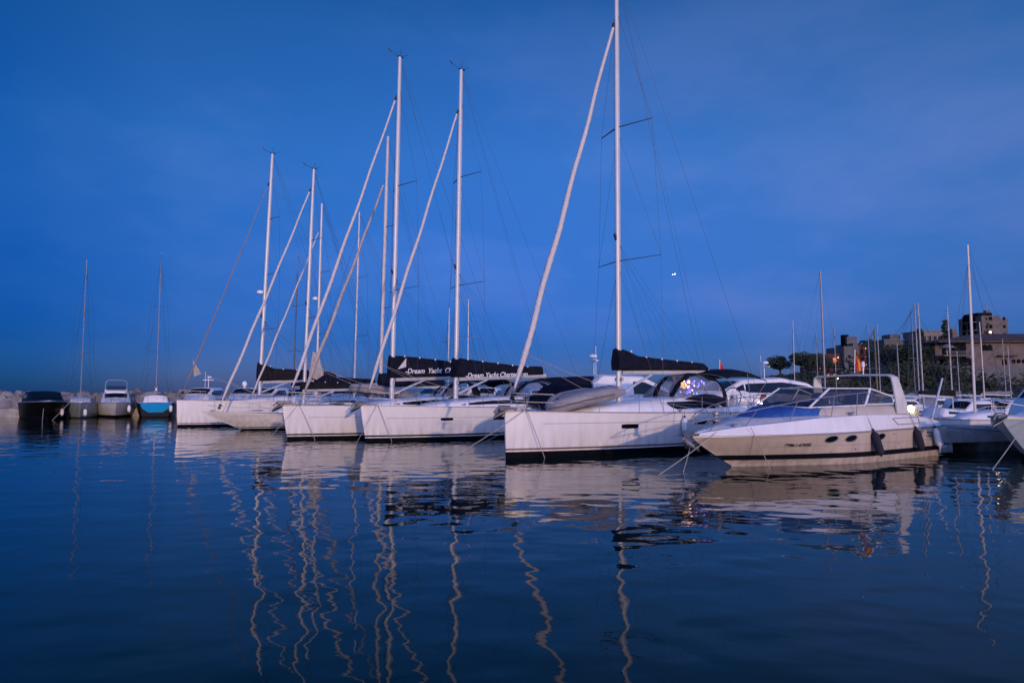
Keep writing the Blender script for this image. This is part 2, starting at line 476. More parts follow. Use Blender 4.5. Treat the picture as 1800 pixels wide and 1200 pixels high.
# ------------------------------------------------------------------ hulls
class Hull:
    """x aft from the stem, y to starboard, z up from the water"""
    def __init__(h, L=13.4, B=4.2, fb=1.55, fs=1.3, rake=0.1, tm=0.55, tw=0.85, p=2.0, wl0=0.62, wl1=0.9, tr=0.0, sheer=0.0, flare=0.7, stern_rise=0.0):
        h.__dict__.update(locals())
    def f(h, t):
        return lerp(h.fb, h.fs, t) - h.sheer * 4 * t * (1 - t)
    def hb(h, t):
        if t < h.tm:
            b = 1 - (1 - t / h.tm) ** h.p
        else:
            b = 1 - (1 - h.tw) * ((t - h.tm) / (1 - h.tm)) ** 2
        return max(0.03, h.B / 2 * b)
    def pt(h, t, z, side=-1, out=0.0):
        f = h.f(t); zz = max(0.0, min(1.0, z / f))
        x = t * h.L + (1 - t) ** 3 * h.rake * (1 - zz) ** 1.15 + (t ** 5) * h.tr * (zz - 1)
        w = lerp(h.wl0, h.wl1, min(1, t * 2.0))
        if z >= 0: k = lerp(w, 1, zz ** h.flare)
        else: k = w * math.sqrt(max(0.0, 1 - (z / 0.5) ** 2))
        return Vector((x, side * (h.hb(t) * k + out), z))
    def shell(h, name, bands, mats, parent, loc, n=30):
        """bands: z heights from 1.0 (the sheer, as 'f') downwards; one object per band"""
        ts = [(i / n) ** 1.35 for i in range(n + 1)]
        obs = []
        for (nm, top, bot, steps, m) in bands:
            mb = MB()
            for side in (-1, 1):
                rs = []
                for t in ts:
                    f = h.f(t)
                    a = f if top == 'f' else top
                    rs.append([h.pt(t, lerp(a, bot, j / steps), side) for j in range(steps + 1)])
                mb.rings(rs, closed=False, cap=False)
            for t in (0.0, 1.0):      # stem and transom
                f = h.f(t); a = f if top == 'f' else top
                col = [lerp(a, bot, j / steps) for j in range(steps + 1)]
                mb.rings([[h.pt(t, z, -1) for z in col], [h.pt(t, z, 1) for z in col]], closed=False, cap=False)
            obs.append(mb.build(nm, m, parent, loc=loc))
        return obs
    def deck(h, name, m, parent, loc, drop=0.03, camber=0.06, n=24):
        mb = MB(); rs = []
        for i in range(n + 1):
            t = (i / n) ** 1.2
            z = h.f(t) - drop; b = max(0.01, h.pt(t, z, 1).y - 0.012); x = h.pt(t, z, 1).x
            rs.append([(x, b * u, z + camber * (1 - u * u)) for u in (-1, -0.5, 0, 0.5, 1)])
        mb.rings(rs, closed=False, cap=False)
        return mb.build(name, m, parent, loc=loc)
    def rail(h, name, m, parent, loc, r=0.025, t0=0.0, t1=1.0, z=None, out=0.0, n=26, sides=(-1, 1), dz=0.0):
        mb = MB()
        for s in sides:
            pts = []
            for i in range(n + 1):
                t = lerp(t0, t1, (i / n) ** 1.2)
                pts.append(h.pt(t, (h.f(t) + dz) if z is None else z, s, out))
            mb.tube(pts, r, 5)
        return mb.build(name, m, parent, loc=loc)
    def patch(h, x0, x1, z0, z1, out=0.006, sides=(-1,), n=5, cut=0.0):
        """thin raised panel lying on the topsides"""
        mb = MB()
        for s in sides:
            a, b = [], []
            for i in range(n + 1):
                t = lerp(x0, x1, i / n) / h.L
                c = cut if i in (0, n) else 0.0
                a.append(h.pt(t, z1 - c, s, out)); b.append(h.pt(t, z0 + c, s, out))
            mb.rings([a, b], closed=False, cap=False)
        return mb

def house_ring(w, zb, ws, zt, cr=0.05):
    return [(-w, zb), (-lerp(w, ws, 0.55), lerp(zb, zt, 0.5)), (-ws, zt - 0.07), (-ws * 0.9, zt), (-ws * 0.5, zt + cr * 0.75), (0, zt + cr),
            (ws * 0.5, zt + cr * 0.75), (ws * 0.9, zt), (ws, zt - 0.07), (lerp(w, ws, 0.55), lerp(zb, zt, 0.5)), (w, zb)]
class House:
    """deckhouse given as rows (x, half width at the base, base z, half width at the shoulder, top z)"""
    def __init__(h, tb, cr=0.05):
        h.tb = tb; h.cr = cr
    def build(h, name, m, parent, loc, n=22):
        mb = MB(); x0, x1 = h.tb[0][0], h.tb[-1][0]
        rs = []
        xs = sorted(set([lerp(x0, x1, i / n) for i in range(n + 1)] + [r[0] for r in h.tb]))
        for x in xs:
            rs.append([(x, y, z) for y, z in house_ring(*table(h.tb, x), h.cr)])
        mb.rings(rs, closed=False, cap=False)
        for r in (rs[0], rs[-1]): mb.poly(r)
        return mb.build(name, m, parent, loc=loc, sharp=50)
    def side(h, x, v, s, out):
        w, zb, ws, zt = table(h.tb, x)
        if v <= 0.5: y = lerp(w, lerp(w, ws, 0.55), v / 0.5); z = lerp(zb, lerp(zb, zt, 0.5), v / 0.5)
        else:
            y = lerp(lerp(w, ws, 0.55), ws, (v - 0.5) / 0.5); z = lerp(lerp(zb, zt, 0.5), zt - 0.07, (v - 0.5) / 0.5)
        return Vector((x, s * (y + out), z))
    def window(h, top, bot, out=0.008, sides=(-1, 1), n=12):
        """top / bot: rows (x, v) tables for the edges of the pane"""
        mb = MB(); x0, x1 = top[0][0], top[-1][0]
        for s in sides:
            a, b = [], []
            for i in range(n + 1):
                x = lerp(x0, x1, i / n)
                a.append(h.side(x, table(top, x)[0], s, out)); b.append(h.side(x, table(bot, x)[0], s, out))
            mb.rings([a, b], closed=False, cap=False)
        return mb

# ------------------------------------------------------------------ rig
def spar(pts, r, n=10, flat=0.7):
    return MB().tube(pts, r, n, flat)
def furled(a, b, r, seed=0, m='sail'):
    """a rolled headsail round its stay"""
    a, b = Vector(a), Vector(b); n = 46
    rn = random.Random(seed); ph = rn.random() * 9
    rings = []; d = (b - a).normalized(); u = d.orthogonal().normalized(); w = d.cross(u)
    for i in range(n + 1):
        t = i / n
        env = min(1, t / 0.06) * (1.0 if t < 0.35 else lerp(1.0, 0.36, (t - 0.35) / 0.65))
        k = r * (0.35 + 0.65 * env)
        c = a.lerp(b, t) - Vector((0, 0, 1)) * 0.10 * 4 * t * (1 - t)
        ring = []
        for j in range(9):
            an = 2 * math.pi * j / 9 + t * 22 + ph
            q = k * (1 + 0.26 * math.cos(2 * math.pi * j / 9) + 0.05 * math.sin(i * 1.7 + j))
            ring.append(c + (u * math.cos(an) + w * math.sin(an)) * q)
        rings.append(ring)
    mb = MB(); mb.rings(rings)
    return mb
def bag_mesh(x0, x1, zb0, zb1, prof, wid=0.17, wrinkle=0.04, seed=1):
    """lazy bag on the boom: prof = (t, height) table; forward part wraps the mast"""
    mb = MB(); rs = []; n = 34
    for i in range(n + 1):
        t = i / n; x = lerp(x0, x1, t); zb = lerp(zb0, zb1, t); hgt = table(prof, t)[0]
        ring = []
        for (u, v) in ((-0.75, 0.0), (-1, 0.18), (-1.0, 0.4), (-0.78, 0.68), (-0.38, 0.92), (0, 1.0), (0.38, 0.92), (0.78, 0.68), (1.0, 0.4), (1, 0.18), (0.75, 0.0)):
            k = wrinkle * noise.noise(Vector((x * 1.6, u * 2.3 + seed * 7, v * 3)))
            ring.append((x, (u * wid + k * 2.0) * (1 - 0.25 * t), zb + v * hgt + k * 0.8 * v))
        rs.append(ring)
    mb.rings(rs)
    return mb

def rig(root, loc, hull, s):
    """mast, standing rigging, boom and sails of one yacht; s is its dict"""
    mx, zt, zd = s['mast'], s['ztop'], s['zdeck']
    rk = s.get('rake', 0.15)
    mr0 = s.get('mr', 0.115)
    mm = s.get('mast_mat', 'alu')
    def mp(z): return Vector((mx + rk * (z - zd) / (zt - zd), 0, z))
    n = 14
    mast = spar([mp(lerp(zd, zt, i / n)) for i in range(n + 1)], [mr0 * (1 if i < n * 0.72 else lerp(1, 0.72, (i - n * 0.72) / (n * 0.28))) for i in range(n + 1)], 12, 0.72).build('mast', mm, root, loc=loc)
    big = s.get('detail', 0)
    if big:
        mh = MB()
        mh.box(mx + rk + 0.04, 0, zt + 0.03, 0.34, 0.09, 0.05)
        mh.tube([mp(zt), mp(zt) + Vector((-0.6, 0, 0.18))], 0.009, 4)
        mh.poly([mp(zt) + Vector((-0.68, 0, 0.30)), mp(zt) + Vector((-0.52, 0, 0.17)), mp(zt) + Vector((-0.58, 0.01, 0.13)), mp(zt) + Vector((-0.74, 0.01, 0.26))])
        mh.tube([mp(zt), mp(zt) + Vector((0.1, 0.05, 0.5))], 0.01, 4)
        mh.tube([mp(zt) + Vector((0.1, 0, 0.1)), mp(zt) + Vector((0.5, 0, 0.25))], 0.008, 4)
        mh.build('wind_vane', 'black', mast)
        lf = MB(); zl = s['spreaders'][0][0] + 1.0
        lf.ell((mp(zl).x - mr0 - 0.05, 0, zl), (0.06, 0.06, 0.09), 8, 5)
        lf.box(mp(zl).x - mr0, 0, zl - 0.12, 0.08, 0.07, 0.12)
        lf.build('steaming_light', 'black', mast)
        wn_ = MB()
        for sd in (-1, 1):
            wn_.lathe([(0.07, 0), (0.055, 0.05), (0.06, 0.1), (0.07, 0.12)], (mx + 0.02, sd * (mr0 + 0.02), zd + 0.75), 8)
        wn_.each('winch', 'steel', mast)
    # spreaders, swept aft
    sw = R(20)
    tips = []
    for z, l in s['spreaders']:
        tp = []
        for sd in (-1, 1):
            b = mp(z); e = b + Vector((l * math.sin(sw), sd * l * math.cos(sw), 0.07))
            MB().tube([b, e], [0.045, 0.028], 6, 0.5).build('spreader', 'alu_dark', mast)
            tp.append(e)
        tips.append(tp)
    zf = s['zfore']; fx = s.get('forefoot', 0.25); zfo = s.get('zfoot', hull.fb + 0.25)
    top = mp(zf)
    wires = MB(); wr = s.get('wire', 0.007)
    L = hull.L
    for sd in (0, 1):
        cpx = mx + 0.35
        cp = hull.pt(cpx / L, hull.f(cpx / L) - 0.02, -1 if sd == 0 else 1, -0.08)
        if tips:
            wires.tube([cp] + [t[sd] for t in tips] + [mp(zf + 0.1)], wr, 4)
            wires.tube([cp + Vector((0.05, 0, 0)), mp(s['spreaders'][0][0] - 0.15)], wr, 4)
            for q in range(len(tips) - 1):
                wires.tube([tips[q][sd], mp(s['spreaders'][q + 1][0] - 0.15)], wr * 0.8, 4)
        else:
            wires.tube([cp, mp(zf)], wr, 4)
        wires.tube([mp(zt - 0.05), Vector((L - 0.3, (-1 if sd == 0 else 1) * hull.hb(0.97) * 0.75, hull.fs + 0.05))], wr, 4)
    if s.get('topping', 1):
        bl = s.get('boom', 5.5)
        wires.tube([mp(zt - 0.1), Vector((mx + bl, 0.02, s.get('zb1', s.get('zb', 3.0)) + 0.1))], wr * 0.7, 4)
        if big:
            for sd in (-1, 1):          # lazy jacks
                k = mp(s['spreaders'][0][0] + 0.6)
                for q in (0.35, 0.6, 0.85):
                    wires.tube([k + Vector((0, sd * 0.1, 0)), Vector((mx + bl * q, sd * 0.2, lerp(s['zb'], s['zb1'], q) + table(s['bag'], q)[0] * 0.8))], 0.004, 4)
            wires.tube([mp(zf - 0.4) + Vector((-mr0 - 0.03, 0.03, 0)), mp(zd + 1.2) + Vector((-mr0 - 0.03, 0.05, 0))], 0.006, 4)
    wires.build('standing_rigging', 'wire', root, loc=loc)
    # headsail
    foot = Vector((fx, 0, zfo))
    if s.get('gen', 0) > 0:
        d = (top - foot)
        a = foot + d * 0.035; b = foot + d * 0.955
        MB().tube([foot, a], 0.015, 5).build('furler_foil', 'steel', root, loc=loc)
        MB().tube([b, top], 0.012, 5).build('forestay', 'wire', root, loc=loc)
        furled(a, b, s['gen'], s.get('seed', 1)).build('furled_genoa', s.get('gen_mat', 'sail'), root, loc=loc, sharp=80)
        if big:
            q = d.to_track_quat('Z', 'Y').to_matrix()
            MB().lathe([(0.04, -0.16), (0.11, -0.13), (0.07, -0.08), (0.07, 0.02), (0.12, 0.07), (0.05, 0.12)], foot + d * 0.02, 10, q).build('furling_drum', 'black', root, loc=loc)
            MB().lathe([(0.03, -0.1), (0.055, -0.08), (0.055, 0.1), (0.02, 0.14)], foot + d * 0.962, 8, q).build('furling_swivel', 'black', root, loc=loc)
            sh = MB()
            c = foot + d * 0.11 + Vector((0.12, 0, 0))
            for sd in (-1, 1):
                sh.tube(sag(c, hull.pt(0.62, hull.f(0.62), sd, -0.45) + Vector((0, 0, 0.1)), 0.25), 0.008, 4)
            sh.build('genoa_sheet', 'rope_light', root, loc=loc)
    elif s.get('stay', 1):
        MB().tube([foot, top], wr * 1.2, 4).build('forestay', 'wire', root, loc=loc)
    # boom, vang, lazy bag
    if s.get('boom', 0):
        bl = s['boom']; zb, zb1 = s['zb'], s.get('zb1', s['zb'])
        x0 = mx + mr0 + 0.05
        boom = MB().tube([(x0, 0, zb), (mx + bl, 0, zb1)], s.get('br', 0.105), 10, 0.75)
        if big:
            boom.tube([(mx + bl - 0.02, 0, zb1), (mx + bl + 0.14, 0, zb1 + 0.01)], s.get('br', 0.105) * 1.15, 10, 0.8)
        boom = boom.build('boom', s.get('boom_mat', 'alu'), root, loc=loc)
        if big:
            zv = zd + 0.25
            MB().tube([(mx + 0.16, 0, zv), (mx + 1.05, 0, lerp(zv, zb, 0.5)), (mx + 1.95, 0, lerp(zb, zb1, 0.33) - 0.1)], [0.06, 0.06, 0.045], 8).build('kicking_strap', 'alu', boom)
            ms = MB(); zc = s.get('zsheet', zd + 0.25)
            for k in (0.42, 0.5, 0.58):
                ms.tube([(mx + bl * 0.6 + (k - 0.5) * 2, 0.02, lerp(zb, zb1, 0.6) - 0.1), (mx + bl * 0.62, (k - 0.5) * 3, zc)], 0.008, 4)
            ms.build('mainsheet', 'rope', boom)
        if s.get('bag'):
            bag = bag_mesh(mx - (0.2 if big else 0.1), mx + bl - 0.12, zb + 0.06, zb1 + 0.08, s['bag'], s.get('bw', 0.2), seed=s.get('seed', 1)).build('sail_cover', s.get('bag_mat', 'canvas'), boom, sharp=70)
            if big:
                for q in (0.12, 0.28, 0.45, 0.62, 0.8):
                    x = lerp(mx, mx + bl, q); z = lerp(zb, zb1, q) + 0.07 + table(s['bag'], q)[0]
                    MB().ell((x, -0.05, z - 0.03), (0.042, 0.04, 0.05), 8, 5).build('lazy_jack_block', 'white', bag)
            return mast, boom, bag
    return mast, None, None

def guardrails(root, loc, h, inset=0.1, hgt=0.62, n=7, t0=0.10, t1=0.95, pulpit=True):
    pl = MB()
    def P(t, s, z): return h.pt(t, h.f(t) - 0.02, s, -inset) + Vector((0, 0, z))
    if pulpit:
        for z in (hgt, hgt * 0.55):
            pts = [P(t0 + 0.02, -1, z), P(t0 * 0.55, -1, z + 0.02), Vector((0.06 if z == hgt else 0.3, -0.16, h.fb + z + 0.02)), Vector((0.06 if z == hgt else 0.3, 0.16, h.fb + z + 0.02)), P(t0 * 0.55, 1, z + 0.02), P(t0 + 0.02, 1, z)]
            if z == hgt: pl.tube(pts, 0.014, 5)
            else:
                pl.tube(pts[:3], 0.012, 5); pl.tube(pts[3:], 0.012, 5)
        for s in (-1, 1):
            pl.tube([P(t0, s, 0), P(t0 + 0.02, s, hgt)], 0.013, 5)
            pl.tube([P(t0 * 0.55, s, 0), P(t0 * 0.55, s, hgt + 0.02)], 0.013, 5)
        pl.build('pulpit', 'steel', root, loc=loc)
    st = MB(); ln = MB()
    for s in (-1, 1):
        tops, mids = [], []
        for i in range(n + 1):
            t = lerp(t0 + 0.02, t1, i / n)
            if 0 < i: st.tube([P(t, s, 0), P(t, s, hgt)], 0.0115, 5)
            tops.append(P(t, s, hgt - 0.01)); mids.append(P(t, s, hgt * 0.55))
        ln.tube(tops, 0.004, 4); ln.tube(mids, 0.004, 4)
    st.each('stanchion', 'steel', root, loc=loc)
    ln.build('lifelines', 'steel', root, loc=loc)
    for s in (-1, 1):
        ps = MB()
        for z in (hgt, hgt * 0.55):
            ps.tube([P(t1, s, z), P(1.0, s, z) + Vector((-0.1, 0, 0)), Vector((h.L - 0.12, s * 0.6, h.fs + z))], 0.013, 5)
        ps.tube([Vector((h.L - 0.12, s * 0.6, h.fs)), Vector((h.L - 0.12, s * 0.6, h.fs + hgt))], 0.013, 5)
        ps.build('pushpit', 'steel', root, loc=loc)

def anchor_mesh(o):
    """plough anchor hanging in the bow roller, o = roller point"""
    ox, oy, oz = o
    mb = MB()
    mb.box(ox + 0.12, oy, oz, 0.7, 0.16, 0.09)
    mb.tube([(ox + 0.25, oy, oz + 0.09), (ox - 0.2, oy, oz + 0.1), (ox - 0.42, oy, oz - 0.12)], [0.03, 0.035, 0.04], 6)
    for s in (-1, 1):
        rs = []
        for t, w, d in ((0, 0.03, 0.0), (0.35, 0.15, 0.03), (0.75, 0.24, 0.05), (1, 0.16, 0.03)):
            c = Vector((ox - 0.46, oy, oz - 0.36)).lerp(Vector((ox + 0.06, oy, oz - 0.08)), t)
            rs.append([c + Vector((0, 0, -d - 0.03)), c + Vector((0.02, s * w, 0.06 + d)), c + Vector((0.02, s * w, 0.085 + d)), c + Vector((0, 0, 0.0))])
        mb.rings(rs)
    return mb

def arch_pts(w, zb, zt, n=14, p=2.6):
    """super-ellipse arch from port to starboard"""
    out = []
    for i in range(n + 1):
        a = math.pi * i / n
        c, s = math.cos(a), math.sin(a)
        out.append((-w * math.copysign(abs(c) ** (2 / p), c), zb + (zt - zb) * abs(s) ** (2 / p)))
    return out
def canopy(root, loc, rows, name, m, window=None, frames=(), wmat='vinyl'):
    """cloth hood lofted over arches; rows (x, half width, base z, top z); window = function(i, j) -> True where clear vinyl"""
    n = 16
    rs = [[Vector((x, y, z)) for y, z in arch_pts(w, zb, zt, n)] for x, w, zb, zt in rows]
    cloth, vin, bars = MB(), MB(), MB()
    for i in range(len(rs) - 1):
        for j in range(n):
            q = [rs[i][j], rs[i][j + 1], rs[i + 1][j + 1], rs[i + 1][j]]
            (vin if window and window(i, j) else cloth).poly(q)
    for i in frames:
        bars.tube(rs[i], 0.016, 5)
    c = cloth.build(name, m, root, loc=loc, sharp=60)
    md = c.modifiers.new('thick', 'SOLIDIFY'); md.thickness = 0.02; md.offset = 1
    if vin.f: vin.build('clear_window', wmat, c, sharp=60)
    if frames: bars.build('frame_tube', 'steel', c)
    return c

def wheel_mesh(c, r, tilt=0.15):
    mb = MB(); pts = []
    for k in range(25):
        a = 2 * math.pi * k / 24
        pts.append((c[0] + r * math.sin(a) * tilt, c[1] + r * math.cos(a), c[2] + r * math.sin(a)))
    mb.tube(pts, 0.022, 6)
    for k in range(5):
        a = 2 * math.pi * k / 5 + 0.3
        mb.tube([c, (c[0] + r * math.sin(a) * tilt, c[1] + r * math.cos(a), c[2] + r * math.sin(a))], 0.009, 4)
    mb.ell(c, (0.06, 0.07, 0.07), 8, 5)
    return mb

def yacht(label, bow, th, s, group='sailing yachts moored side by side', name='sailing_yacht'):
    h = Hull(**s.get('hull', {}))
    L = h.L
    c, q = math.cos(R(th)), math.sin(R(th))
    root = empty(name, (bow[0] + c * L / 2, bow[1] + q * L / 2, 0), R(th))
    tag(root, label, s.get('cat', 'sailing yacht'), group)
    loc = (-L / 2, 0, 0)
    big = s.get('detail', 0)
    hm = s.get('hull_mat', 'gel')
    bs, bt = s.get('boot', (0.16, 0.2))
    bands = [('hull', 'f', bt + 0.025, 7, hm), ('boot_stripe', bt + 0.025, bs, 1, s.get('stripe', 'stripe')), ('waterline_band', bs, bs - 0.05, 1, hm), ('antifouling', bs - 0.05, -0.3, 3, s.get('bottom', 'antifoul'))]
    shell = h.shell('hull', bands, None, root, loc, 34 if big else 18)
    hull_o = shell[0]
    h.deck('deck', s.get('deck_mat', 'deck'), root, loc)
    h.rail('toe_rail', s.get('rail_mat', 'rubrail'), root, loc, 0.022 if big else 0.03)
    if s.get('line'):
        x0, x1, z = s['line']
        h.rail('hull_line', 'groove', hull_o, (0, 0, 0), 0.009, x0 / L, x1 / L, z=z, out=-0.002)
    for (x0, x1, z0, z1) in s.get('ports', []):
        h.patch(x0, x1, z0, z1, 0.007, (-1, 1), 4, 0.012).each('hull_window', 'glass', hull_o)
    for rows in s.get('house', []):
        hs = House(rows, 0.06)
        ho = hs.build('coachroof', s.get('house_mat', 'gel'), root, loc)
        for top, bot in s.get('win', []):
            if top[0][0] >= rows[0][0] and top[-1][0] <= rows[-1][0]:
                hs.window(top, bot).each('cabin_window', 'glass', ho)
    out = rig(root, loc, h, s)
    if s.get('rails', big):
        guardrails(root, loc, h, n=7 if big else 4)
    if big:
        if s.get('anchor', 1):
            anchor_mesh((-0.02, 0, h.fb + 0.1)).build('anchor', 'galv', root, loc=loc)
        for t in (0.045, 0.5, 0.93):
            for sd in (-1, 1):
                cl_ = MB()
                p = h.pt(t, h.f(t), sd, -0.1)
                cl_.box(p.x, p.y, p.z + 0.05, 0.06, 0.04, 0.06); cl_.tube([(p.x - 0.13, p.y, p.z + 0.09), (p.x + 0.13, p.y, p.z + 0.09)], 0.02, 5)
                cl_.build('mooring_cleat', 'steel', root, loc=loc)
        hb_ = MB()
        for (hx, hz) in s.get('hatches', []):
            hb_.box(hx, 0, hz, 0.55, 0.55, 0.05)
        if hb_.f: hb_.each('deck_hatch', 'glass', root, loc=loc)
    root['bowx'] = bow[0]
    return root, loc, h, out

# ================================================================== SETTING
def water():
    mb = MB()
    mb.poly([(-9000, -60, 0), (9000, -60, 0), (9000, 14000, 0), (-9000, 14000, 0)])
    return tag(mb.build('water', 'water'), kind='structure')
water()

# ================================================================== the row of charter yachts
TH = 38
def class_house(mx):
    return [(mx - 2.2, 0.5, 1.42, 0.45, 1.5), (mx - 1.3, 0.85, 1.4, 0.78, 1.66), (mx + 0.2, 1.2, 1.38, 1.05, 1.82), (mx + 2.0, 1.32, 1.36, 1.12, 1.95), (mx + 3.8, 1.36, 1.34, 1.14, 2.0), (mx + 5.0, 1.34, 1.34, 1.12, 1.88), (mx + 5.6, 1.3, 1.33, 1.2, 1.6)]
def cockpit(root, loc, h, x0, z=1.36):
    mb = MB()
    for s in (-1, 1):
        rs = []
        for x, w0, w1, zt in ((x0, 1.25, 1.6, 1.62), (x0 + 1.5, 1.2, 1.68, 1.72), (x0 + 2.9, 1.2, 1.62, 1.68), (x0 + 3.3, 1.25, 1.55, 1.5)):
            rs.append([(x, s * w1, z - 0.05), (x, s * (w1 - 0.05), zt - 0.05), (x, s * (w1 - 0.15), zt), (x, s * (w0 + 0.06), zt), (x, s * w0, zt - 0.06), (x, s * w0, z - 0.05)])
        mb.rings(rs)
    mb.each('cockpit_coaming', 'gel', root, loc=loc)

# ---- nearest yacht
HA = dict(L=13.5, B=4.25, fb=1.56, fs=1.36, rake=0.06, tm=0.6, tw=0.88, p=2.0, wl0=0.7, wl1=0.86)
sA = dict(hull=HA, detail=1, mast=5.56, ztop=19.4, zdeck=1.9, rake=0.14, mr=0.125, zfore=17.5, zfoot=1.8, gen=0.108, seed=3,
          spreaders=[(7.35, 1.75), (12.75, 1.45)], boom=5.6, zb=3.0, zb1=3.1, br=0.1, boot=(0.27, 0.31), stripe='stripe_gold', line=(1.2, 7.4, 1.15),
          ports=[(4.05, 4.75, 0.93, 1.09), (7.5, 8.25, 1.0, 1.14), (8.4, 9.1, 1.0, 1.14)],
          bag=[(0, 0.86), (0.1, 0.8), (0.24, 0.56), (0.5, 0.46), (0.8, 0.36), (0.97, 0.3), (1, 0.2)], bw=0.22,
          house=[class_house(5.0)], win=[([(7.0, 0.92), (8.5, 0.9), (10.0, 0.74)], [(7.0, 0.72), (7.35, 0.32), (10.0, 0.42)])],
          hatches=[(2.9, 1.62)])
yA, locA, hA, rigA = yacht('nearest white sloop with plain navy sail cover and a grey dinghy on its foredeck', (-0.247, 23.05), TH, sA)
cockpit(yA, locA, hA, 10.1)
# sprayhood with clear windows, bimini, steering wheels
canopy(yA, locA, [(8.15, 1.15, 1.94, 2.0), (8.5, 1.28, 1.92, 2.5), (9.1, 1.38, 1.85, 2.92), (9.7, 1.42, 1.75, 3.02), (10.25, 1.45, 1.62, 2.98), (10.5, 1.46, 1.6, 2.9)], 'sprayhood', 'canvas',
       window=lambda i, j: (i in (0, 1) and 1 <= j <= 14 and j not in (6, 9)) or (i == 2 and (1 <= j <= 5 or 10 <= j <= 14)) or (i == 3 and (1 <= j <= 3 or 12 <= j <= 14)), frames=(2, 4))
def bimini(root, loc, x0, x1, w, z, m='canvas', legs=1.6, drop=0.3, x_mid=None):
    mb = MB(); rs = []
    n = 12
    for i in range(9):
        t = i / 8; x = lerp(x0, x1, t)
        zt = z + 0.14 * math.sin(math.pi * min(1, t * 1.1)) - drop * max(0, t - 0.65) - 0.10 * (1 - t) ** 3
        rs.append([(x, w * u, zt - 0.22 * abs(u) ** 3 - 0.02 * math.sin(t * math.pi * 4) ** 2) for u in [k / 6 - 1 for k in range(13)]])
    mb.rings(rs, closed=False, cap=False)
    b = mb.build('bimini', m, root, loc=loc, sharp=60)
    md = b.modifiers.new('thick', 'SOLIDIFY'); md.thickness = 0.025
    fr = MB()
    xc = (x0 + x1) / 2
    for fx, row in ((x0 + 0.1, 0), (xc, 4), (x1 - 0.1, 8)):
        r_ = rs[row]
        pts = [(xc + 0.2, -w - 0.02, legs)] + [Vector(p) + Vector((0, 0, -0.03)) for p in r_] + [(xc + 0.2, w + 0.02, legs)]
        fr.tube(pts, 0.014, 5)
    fr.build('bimini_frame', 'steel', b)
    return b
bimini(yA, locA, 10.35, 13.3, 1.55, 3.12, legs=1.7, drop=0.5)
for sd in (-1, 1):
    w_ = wheel_mesh((11.75, sd * 0.85, 2.0), 0.42).build('steering_wheel', 'black', yA, loc=locA)
    MB().rings([[(11.8 + a * 0.18, sd * 0.85 + b * 0.16, 1.3) for a, b in ((-1, -1), (1, -1), (1, 1), (-1, 1))], [(11.83 + a * 0.1, sd * 0.85 + b * 0.12, 2.12) for a, b in ((-1, -1), (1, -1), (1, 1), (-1, 1))]]).build('helm_pedestal', 'gel', yA, loc=locA)

# ---- second and third yacht (lettered sail bags)
HB = dict(L=13.3, B=4.2, fb=1.60, fs=1.38, rake=0.28, tm=0.58, tw=0.85, p=2.15, wl0=0.68, wl1=0.86)
def lettered(label, bow, mx, zt, seed, text_x, text_z, size, spacing, word, ports, bag):
    s = dict(hull=HB, detail=1, mast=mx, ztop=zt, zdeck=1.9, rake=0.22, mr=0.13, zfore=zt - 1.75, zfoot=1.85, gen=0.085, seed=seed,
             spreaders=[(7.6, 1.65), (13.2, 1.35)], boom=5.75, zb=2.9, zb1=3.12, br=0.115, boot=(0.2, 0.25), line=(1.0, 12.9, 1.04), ports=ports,
             bag=bag, bw=0.2, house=[class_house(mx - 0.2)],
             win=[([(mx - 0.35, 0.66), (mx + 0.3, 0.9), (mx + 5.0, 0.86)], [(mx - 0.35, 0.56), (mx + 0.1, 0.52), (mx + 5.0, 0.4)])],
             hatches=[(2.7, 1.66)])
    y, loc, h, r = yacht(label, bow, TH, s)
    bagob = r[2]
    slope = math.atan((3.12 - 2.9) / 5.75)
    mtx = Matrix.Translation(Vector((mx + text_x, -0.235, text_z))) @ Matrix.Rotation(-slope, 4, 'Y') @ Matrix.Rotation(R(90), 4, 'X')
    text_mesh('lettering', '-Dream Yacht Charter.com', size, 'letters', bagob, mtx, 0.32, 0.004, 0.006, spacing, word)
    cockpit(y, loc, h, 10.0)
    canopy(y, loc, [(8.5, 1.15, 1.9, 1.96), (8.8, 1.28, 1.9, 2.4), (9.3, 1.36, 1.8, 2.75), (9.9, 1.4, 1.7, 2.82), (10.4, 1.42, 1.6, 2.75)], 'sprayhood', 'canvas',
           window=lambda i, j: (i in (0, 1) and 1 <= j <= 14 and j not in (6, 9)) or (i == 2 and (1 <= j <= 5 or 10 <= j <= 14)), frames=(2,))
    bimini(y, loc, 10.4, 13.4, 1.5, 2.95, legs=1.6, drop=0.6)
    wheel_mesh((11.6, -0.8, 1.95), 0.42).build('steering_wheel', 'black', y, loc=loc)
    wheel_mesh((11.6, 0.8, 1.95), 0.42).build('steering_wheel', 'black', y, loc=loc)
    return y, loc, h
bagB = [(0, 0.98), (0.08, 0.95), (0.25, 0.82), (0.5, 0.66), (0.72, 0.5), (0.85, 0.46), (1, 0.44)]
bagC = [(0, 1.18), (0.1, 1.16), (0.3, 1.05), (0.6, 0.86), (0.8, 0.62), (1, 0.45)]
yB, locB, hB = lettered('white sloop with lettered navy sail bag, moored directly behind the nearest sloop', (-6.85, 31.0), 5.13, 18.9, 5,
                        0.4, 2.93, 0.36, 1.0, 1.0, [(3.35, 3.95, 0.9, 1.03), (6.1, 6.7, 0.9, 1.03)], bagB)
yC, locC, hC = lettered('lettered sail bag sloop with the tallest fully visible mast, third bow from the right', (-10.77, 32.15), 5.73, 20.35, 9,
                        0.62, 3.2, 0.375, 1.0, 1.9, [(3.6, 5.4, 0.86, 1.02)], bagC)
